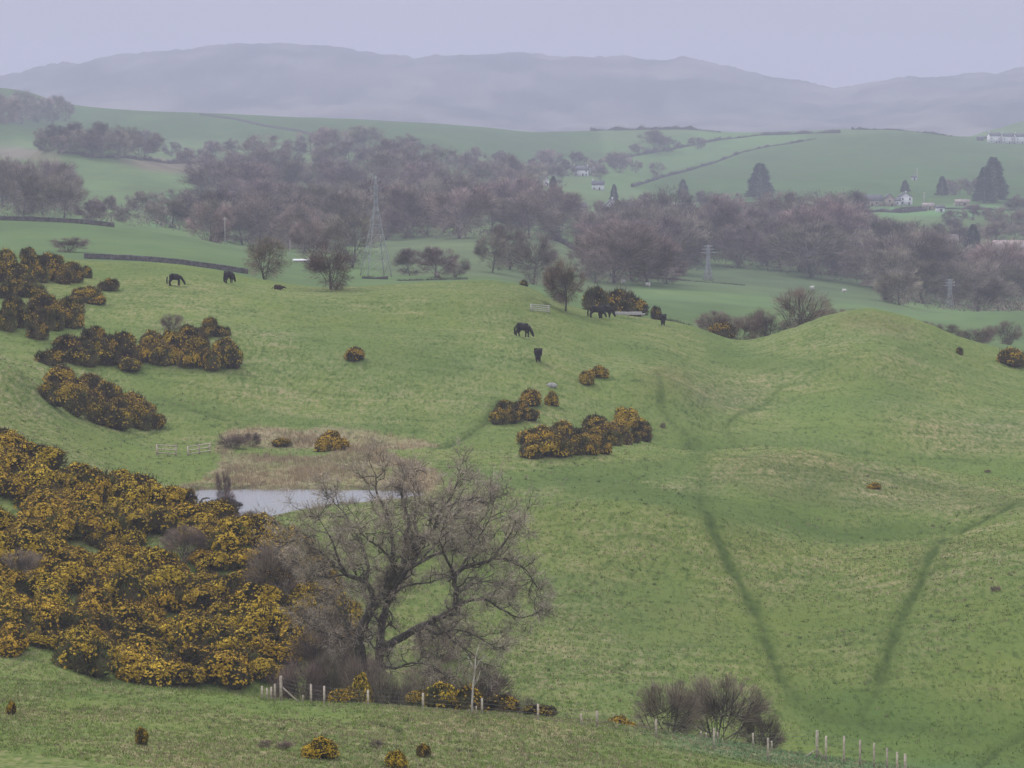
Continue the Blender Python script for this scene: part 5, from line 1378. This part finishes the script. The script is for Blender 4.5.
# ------------------------------------------------------------------ grass tufts and reeds (uncountable)
def scatter_grass():
    global RNG
    RNG = np.random.default_rng(90)
    mb = MB()
    def field(n, d0, d1, hmin, hmax, wmin, wmax, blades, keep=None, straw=0.5):
        D = np.sqrt(RNG.uniform(d0**2, d1**2, n)); u = RNG.uniform(-0.17, 0.17, n); X = u*D
        fi = np.interp(u, cols, np.arange(NC)).astype(int); ri = np.clip(np.searchsorted(rows, D), 0, NR-1)
        dr = dry[ri, fi]*(1 - smooth(380, 560, D)); pa = path[ri, fi]; rd = reedf[ri, fi]; bs = base[ri, fi]; wt = inside[ri, fi]
        cl = fbm(X/1.3, D/1.3, 2, 81)
        ok = (pa < 0.35) & (rd < 0.3) & (wt < 0.05) & (RNG.random(n) < (0.25 + 0.8*dr + 0.5*cl)*(1 - smooth(390, 560, D)))
        X, D, dr, bs = X[ok], D[ok], dr[ok], bs[ok]; n = len(X); Zz = gz(X, D)
        hsc = RNG.uniform(hmin, hmax, n); s = (RNG.random(n) < (0.08 + straw*dr))
        col = np.where(s[:,None], np.array([[0.40,0.345,0.20]])*RNG.uniform(.7,1.25,(n,1)), bs*RNG.uniform(1.0,2.1,(n,1))*np.array([[1.0,1.0,.95]]))
        for b in range(blades):
            P = np.c_[X + RNG.normal(size=n)*.09, D + RNG.normal(size=n)*.09, Zz - .03]
            Dv = np.c_[RNG.normal(size=n)*.45, RNG.normal(size=n)*.45, np.ones(n)]; Dv /= np.linalg.norm(Dv,axis=1)[:,None]
            mb.slivers(P, Dv, hsc*RNG.uniform(.6,1.1,n), RNG.uniform(wmin,wmax,n), col*RNG.uniform(.75,1.25,(n,1)))
    field(60000, 172, 222, .10, .28, .04, .09, 4)
    field(110000, 222, 345, .12, .32, .05, .12, 3)
    field(120000, 345, 560, .12, .30, .07, .14, 2, straw=.4)
    n = 2600; D = np.sqrt(RNG.uniform(175**2, 440**2, n)); u = RNG.uniform(-.17,.17,n); X = u*D
    ok = (fbm(X/11, D/15, 2, 83) > 0.12); fi = np.interp(u, cols, np.arange(NC)).astype(int); ri = np.clip(np.searchsorted(rows, D), 0, NR-1); ok &= (inside[ri, fi] < .05) & (path[ri, fi] < .4)
    X, D = X[ok], D[ok]; n = len(X); Zz = gz(X, D); hs = RNG.uniform(.25,.55,n); cl_ = np.where(RNG.random((n,1)) < .55, np.array([[.34,.30,.18]]), np.array([[.10,.135,.05]]))*RNG.uniform(.7,1.3,(n,1))
    for b in range(16):
        P = np.c_[X + RNG.normal(size=n)*.13, D + RNG.normal(size=n)*.13, Zz - .04]
        Dv = np.c_[RNG.normal(size=n)*.5, RNG.normal(size=n)*.5, np.ones(n)]; Dv /= np.linalg.norm(Dv,axis=1)[:,None]
        mb.slivers(P, Dv, hs*RNG.uniform(.5,1.1,n), RNG.uniform(.03,.07,n), cl_*RNG.uniform(.8,1.2,(n,1)))
    o = mb.build('grass', M['grass']); tag(o, 'short rough grass and straw tussocks on the fields', 'grass', kind='stuff')
    mb = MB(); n = 30000
    D = RNG.uniform(350, 440, n); u = RNG.uniform(uv(145,470)[0], uv(505,470)[0], n); X = u*D
    fi = np.interp(u, cols, np.arange(NC)).astype(int); ri = np.clip(np.searchsorted(rows, D), 0, NR-1)
    ok = (RNG.random(n) < np.maximum(reedf[ri, fi], 0.8*((inside[ri, fi] > .05) & (inside[ri, fi] < .95) & (u < uv(352,495)[0])))) & (inside[ri, fi] < .95)
    X, D = X[ok], D[ok]; n = len(X); Zz = gz(X, D); hf = .55 + .5*fbm(X/4, D/5, 2, 88)
    for b in range(4):
        P = np.c_[X + RNG.normal(size=n)*.12, D + RNG.normal(size=n)*.12, Zz - .05]
        Dv = np.c_[RNG.normal(size=n)*.22, RNG.normal(size=n)*.22, np.ones(n)]; Dv /= np.linalg.norm(Dv,axis=1)[:,None]
        mb.slivers(P, Dv, np.clip(hf, .2, 1)*RNG.uniform(.5,1.2,n), RNG.uniform(.03,.07,n), tint(n,.6,1.3)*np.array([[1,.97,.93]]))
    o = mb.build('reeds', M['reed']); tag(o, 'dry tan reeds and rushes round the pond', 'reeds', kind='stuff')
scatter_grass()

# ------------------------------------------------------------------ air
def add_haze():
    m = bpy.data.materials.new('moist_air'); m.use_nodes = True; nt = m.node_tree; nt.nodes.clear()
    o = nt.nodes.new('ShaderNodeOutputMaterial'); v = nt.nodes.new('ShaderNodeVolumePrincipled')
    v.inputs['Color'].default_value = (0.785, 0.80, 1.0, 1); v.inputs['Density'].default_value = HAZE_DENSITY; v.inputs['Anisotropy'].default_value = 0.0
    v.inputs['Density Attribute'].default_value = ''
    nt.links.new(v.outputs[0], o.inputs['Volume'])
    try: m.cycles.homogeneous_volume = True
    except Exception: pass
    zlo, zhi = float(Z.min()) - 1.5, float(Z.max()) + 12
    mb = MB(); mb.box((0, (rows[0]-30 + rows[-1]+40)/2, (zlo+zhi)/2), (2*0.75*9600+100, rows[-1]-rows[0]+70, zhi-zlo))
    ob = mb.build('haze', m); tag(ob, 'pale lilac moist air filling the valley', 'haze', kind='stuff')
HAZE_DENSITY = 1.9e-4
add_haze()

# ------------------------------------------------------------------ sky, sun, camera
SUN_EL, SUN_AZ = math.radians(46), math.radians(318)     # azimuth clockwise from +Y: behind and to the left
def add_world():
    w = bpy.data.worlds.new('World'); S.world = w; w.use_nodes = True; nt = w.node_tree; N = nt.nodes; L = nt.links; N.clear()
    out = N.new('ShaderNodeOutputWorld')
    sky = N.new('ShaderNodeTexSky'); sky.sky_type = 'NISHITA'; sky.sun_disc = False; sky.sun_elevation = SUN_EL; sky.sun_rotation = SUN_AZ; sky.dust_density = 4; sky.air_density = 1.5
    b1 = N.new('ShaderNodeBackground'); b1.inputs['Strength'].default_value = 0.06; L.new(sky.outputs[0], b1.inputs['Color'])
    tc = N.new('ShaderNodeTexCoord'); sx = N.new('ShaderNodeSeparateXYZ'); L.new(tc.outputs['Generated'], sx.inputs[0])
    ramp = N.new('ShaderNodeValToRGB'); cr = ramp.color_ramp; cr.interpolation = 'EASE'
    cr.elements[0].position = 0.0; cr.elements[0].color = (*SKY_LOW, 1)
    cr.elements[1].position = 1.0; cr.elements[1].color = (*SKY_TOP, 1)
    L.new(sx.outputs['Z'], ramp.inputs['Fac'])
    mp = N.new('ShaderNodeMapping'); mp.inputs['Scale'].default_value = (3, 3, 14); L.new(tc.outputs['Generated'], mp.inputs['Vector'])
    no = N.new('ShaderNodeTexNoise'); no.inputs['Scale'].default_value = 2.0; no.inputs['Detail'].default_value = 5; L.new(mp.outputs['Vector'], no.inputs['Vector'])
    mr = N.new('ShaderNodeMapRange'); mr.inputs['From Min'].default_value = .3; mr.inputs['From Max'].default_value = .7; mr.inputs['To Min'].default_value = .94; mr.inputs['To Max'].default_value = 1.06
    L.new(no.outputs['Fac'], mr.inputs['Value'])
    mu = N.new('ShaderNodeMix'); mu.data_type = 'RGBA'; mu.blend_type = 'MULTIPLY'; mu.inputs['Factor'].default_value = 1
    L.new(ramp.outputs['Color'], mu.inputs['A']); L.new(mr.outputs['Result'], mu.inputs['B'])
    b2 = N.new('ShaderNodeBackground'); b2.inputs['Strength'].default_value = 1.0; L.new(mu.outputs['Result'], b2.inputs['Color'])
    ms = N.new('ShaderNodeMixShader'); ms.inputs['Fac'].default_value = 0.92
    L.new(b1.outputs[0], ms.inputs[1]); L.new(b2.outputs[0], ms.inputs[2]); L.new(ms.outputs[0], out.inputs['Surface'])
SKY_LOW = (0.53, 0.535, 0.69); SKY_TOP = (1.34, 1.34, 1.47)
add_world()
sl = bpy.data.lights.new('sun', 'SUN'); sl.energy = 1.5; sl.angle = math.radians(12); sl.color = (1.0, 0.97, 0.93)
so = bpy.data.objects.new('sun', sl); link(so); so.rotation_euler = (math.pi/2 - SUN_EL, 0, -SUN_AZ + math.pi)

cam = bpy.data.cameras.new('camera'); cam.sensor_fit = 'HORIZONTAL'; cam.sensor_width = 36; cam.lens = F/1024*36; cam.clip_start = 1; cam.clip_end = 30000
co = bpy.data.objects.new('camera', cam); link(co); co.location = (0,0,0); co.rotation_euler = (math.pi/2 - TH, 0, 0)
S.camera = co
S.view_settings.view_transform = 'Standard'; S.view_settings.look = 'None'; S.view_settings.gamma = 1; S.view_settings.exposure = 0; S.view_settings.use_curve_mapping = False
S.render.engine = 'CYCLES'
S.cycles.max_bounces = 5; S.cycles.diffuse_bounces = 2; S.cycles.glossy_bounces = 2; S.cycles.transmission_bounces = 1; S.cycles.volume_bounces = 1; S.cycles.transparent_max_bounces = 4
S.cycles.use_denoising = True
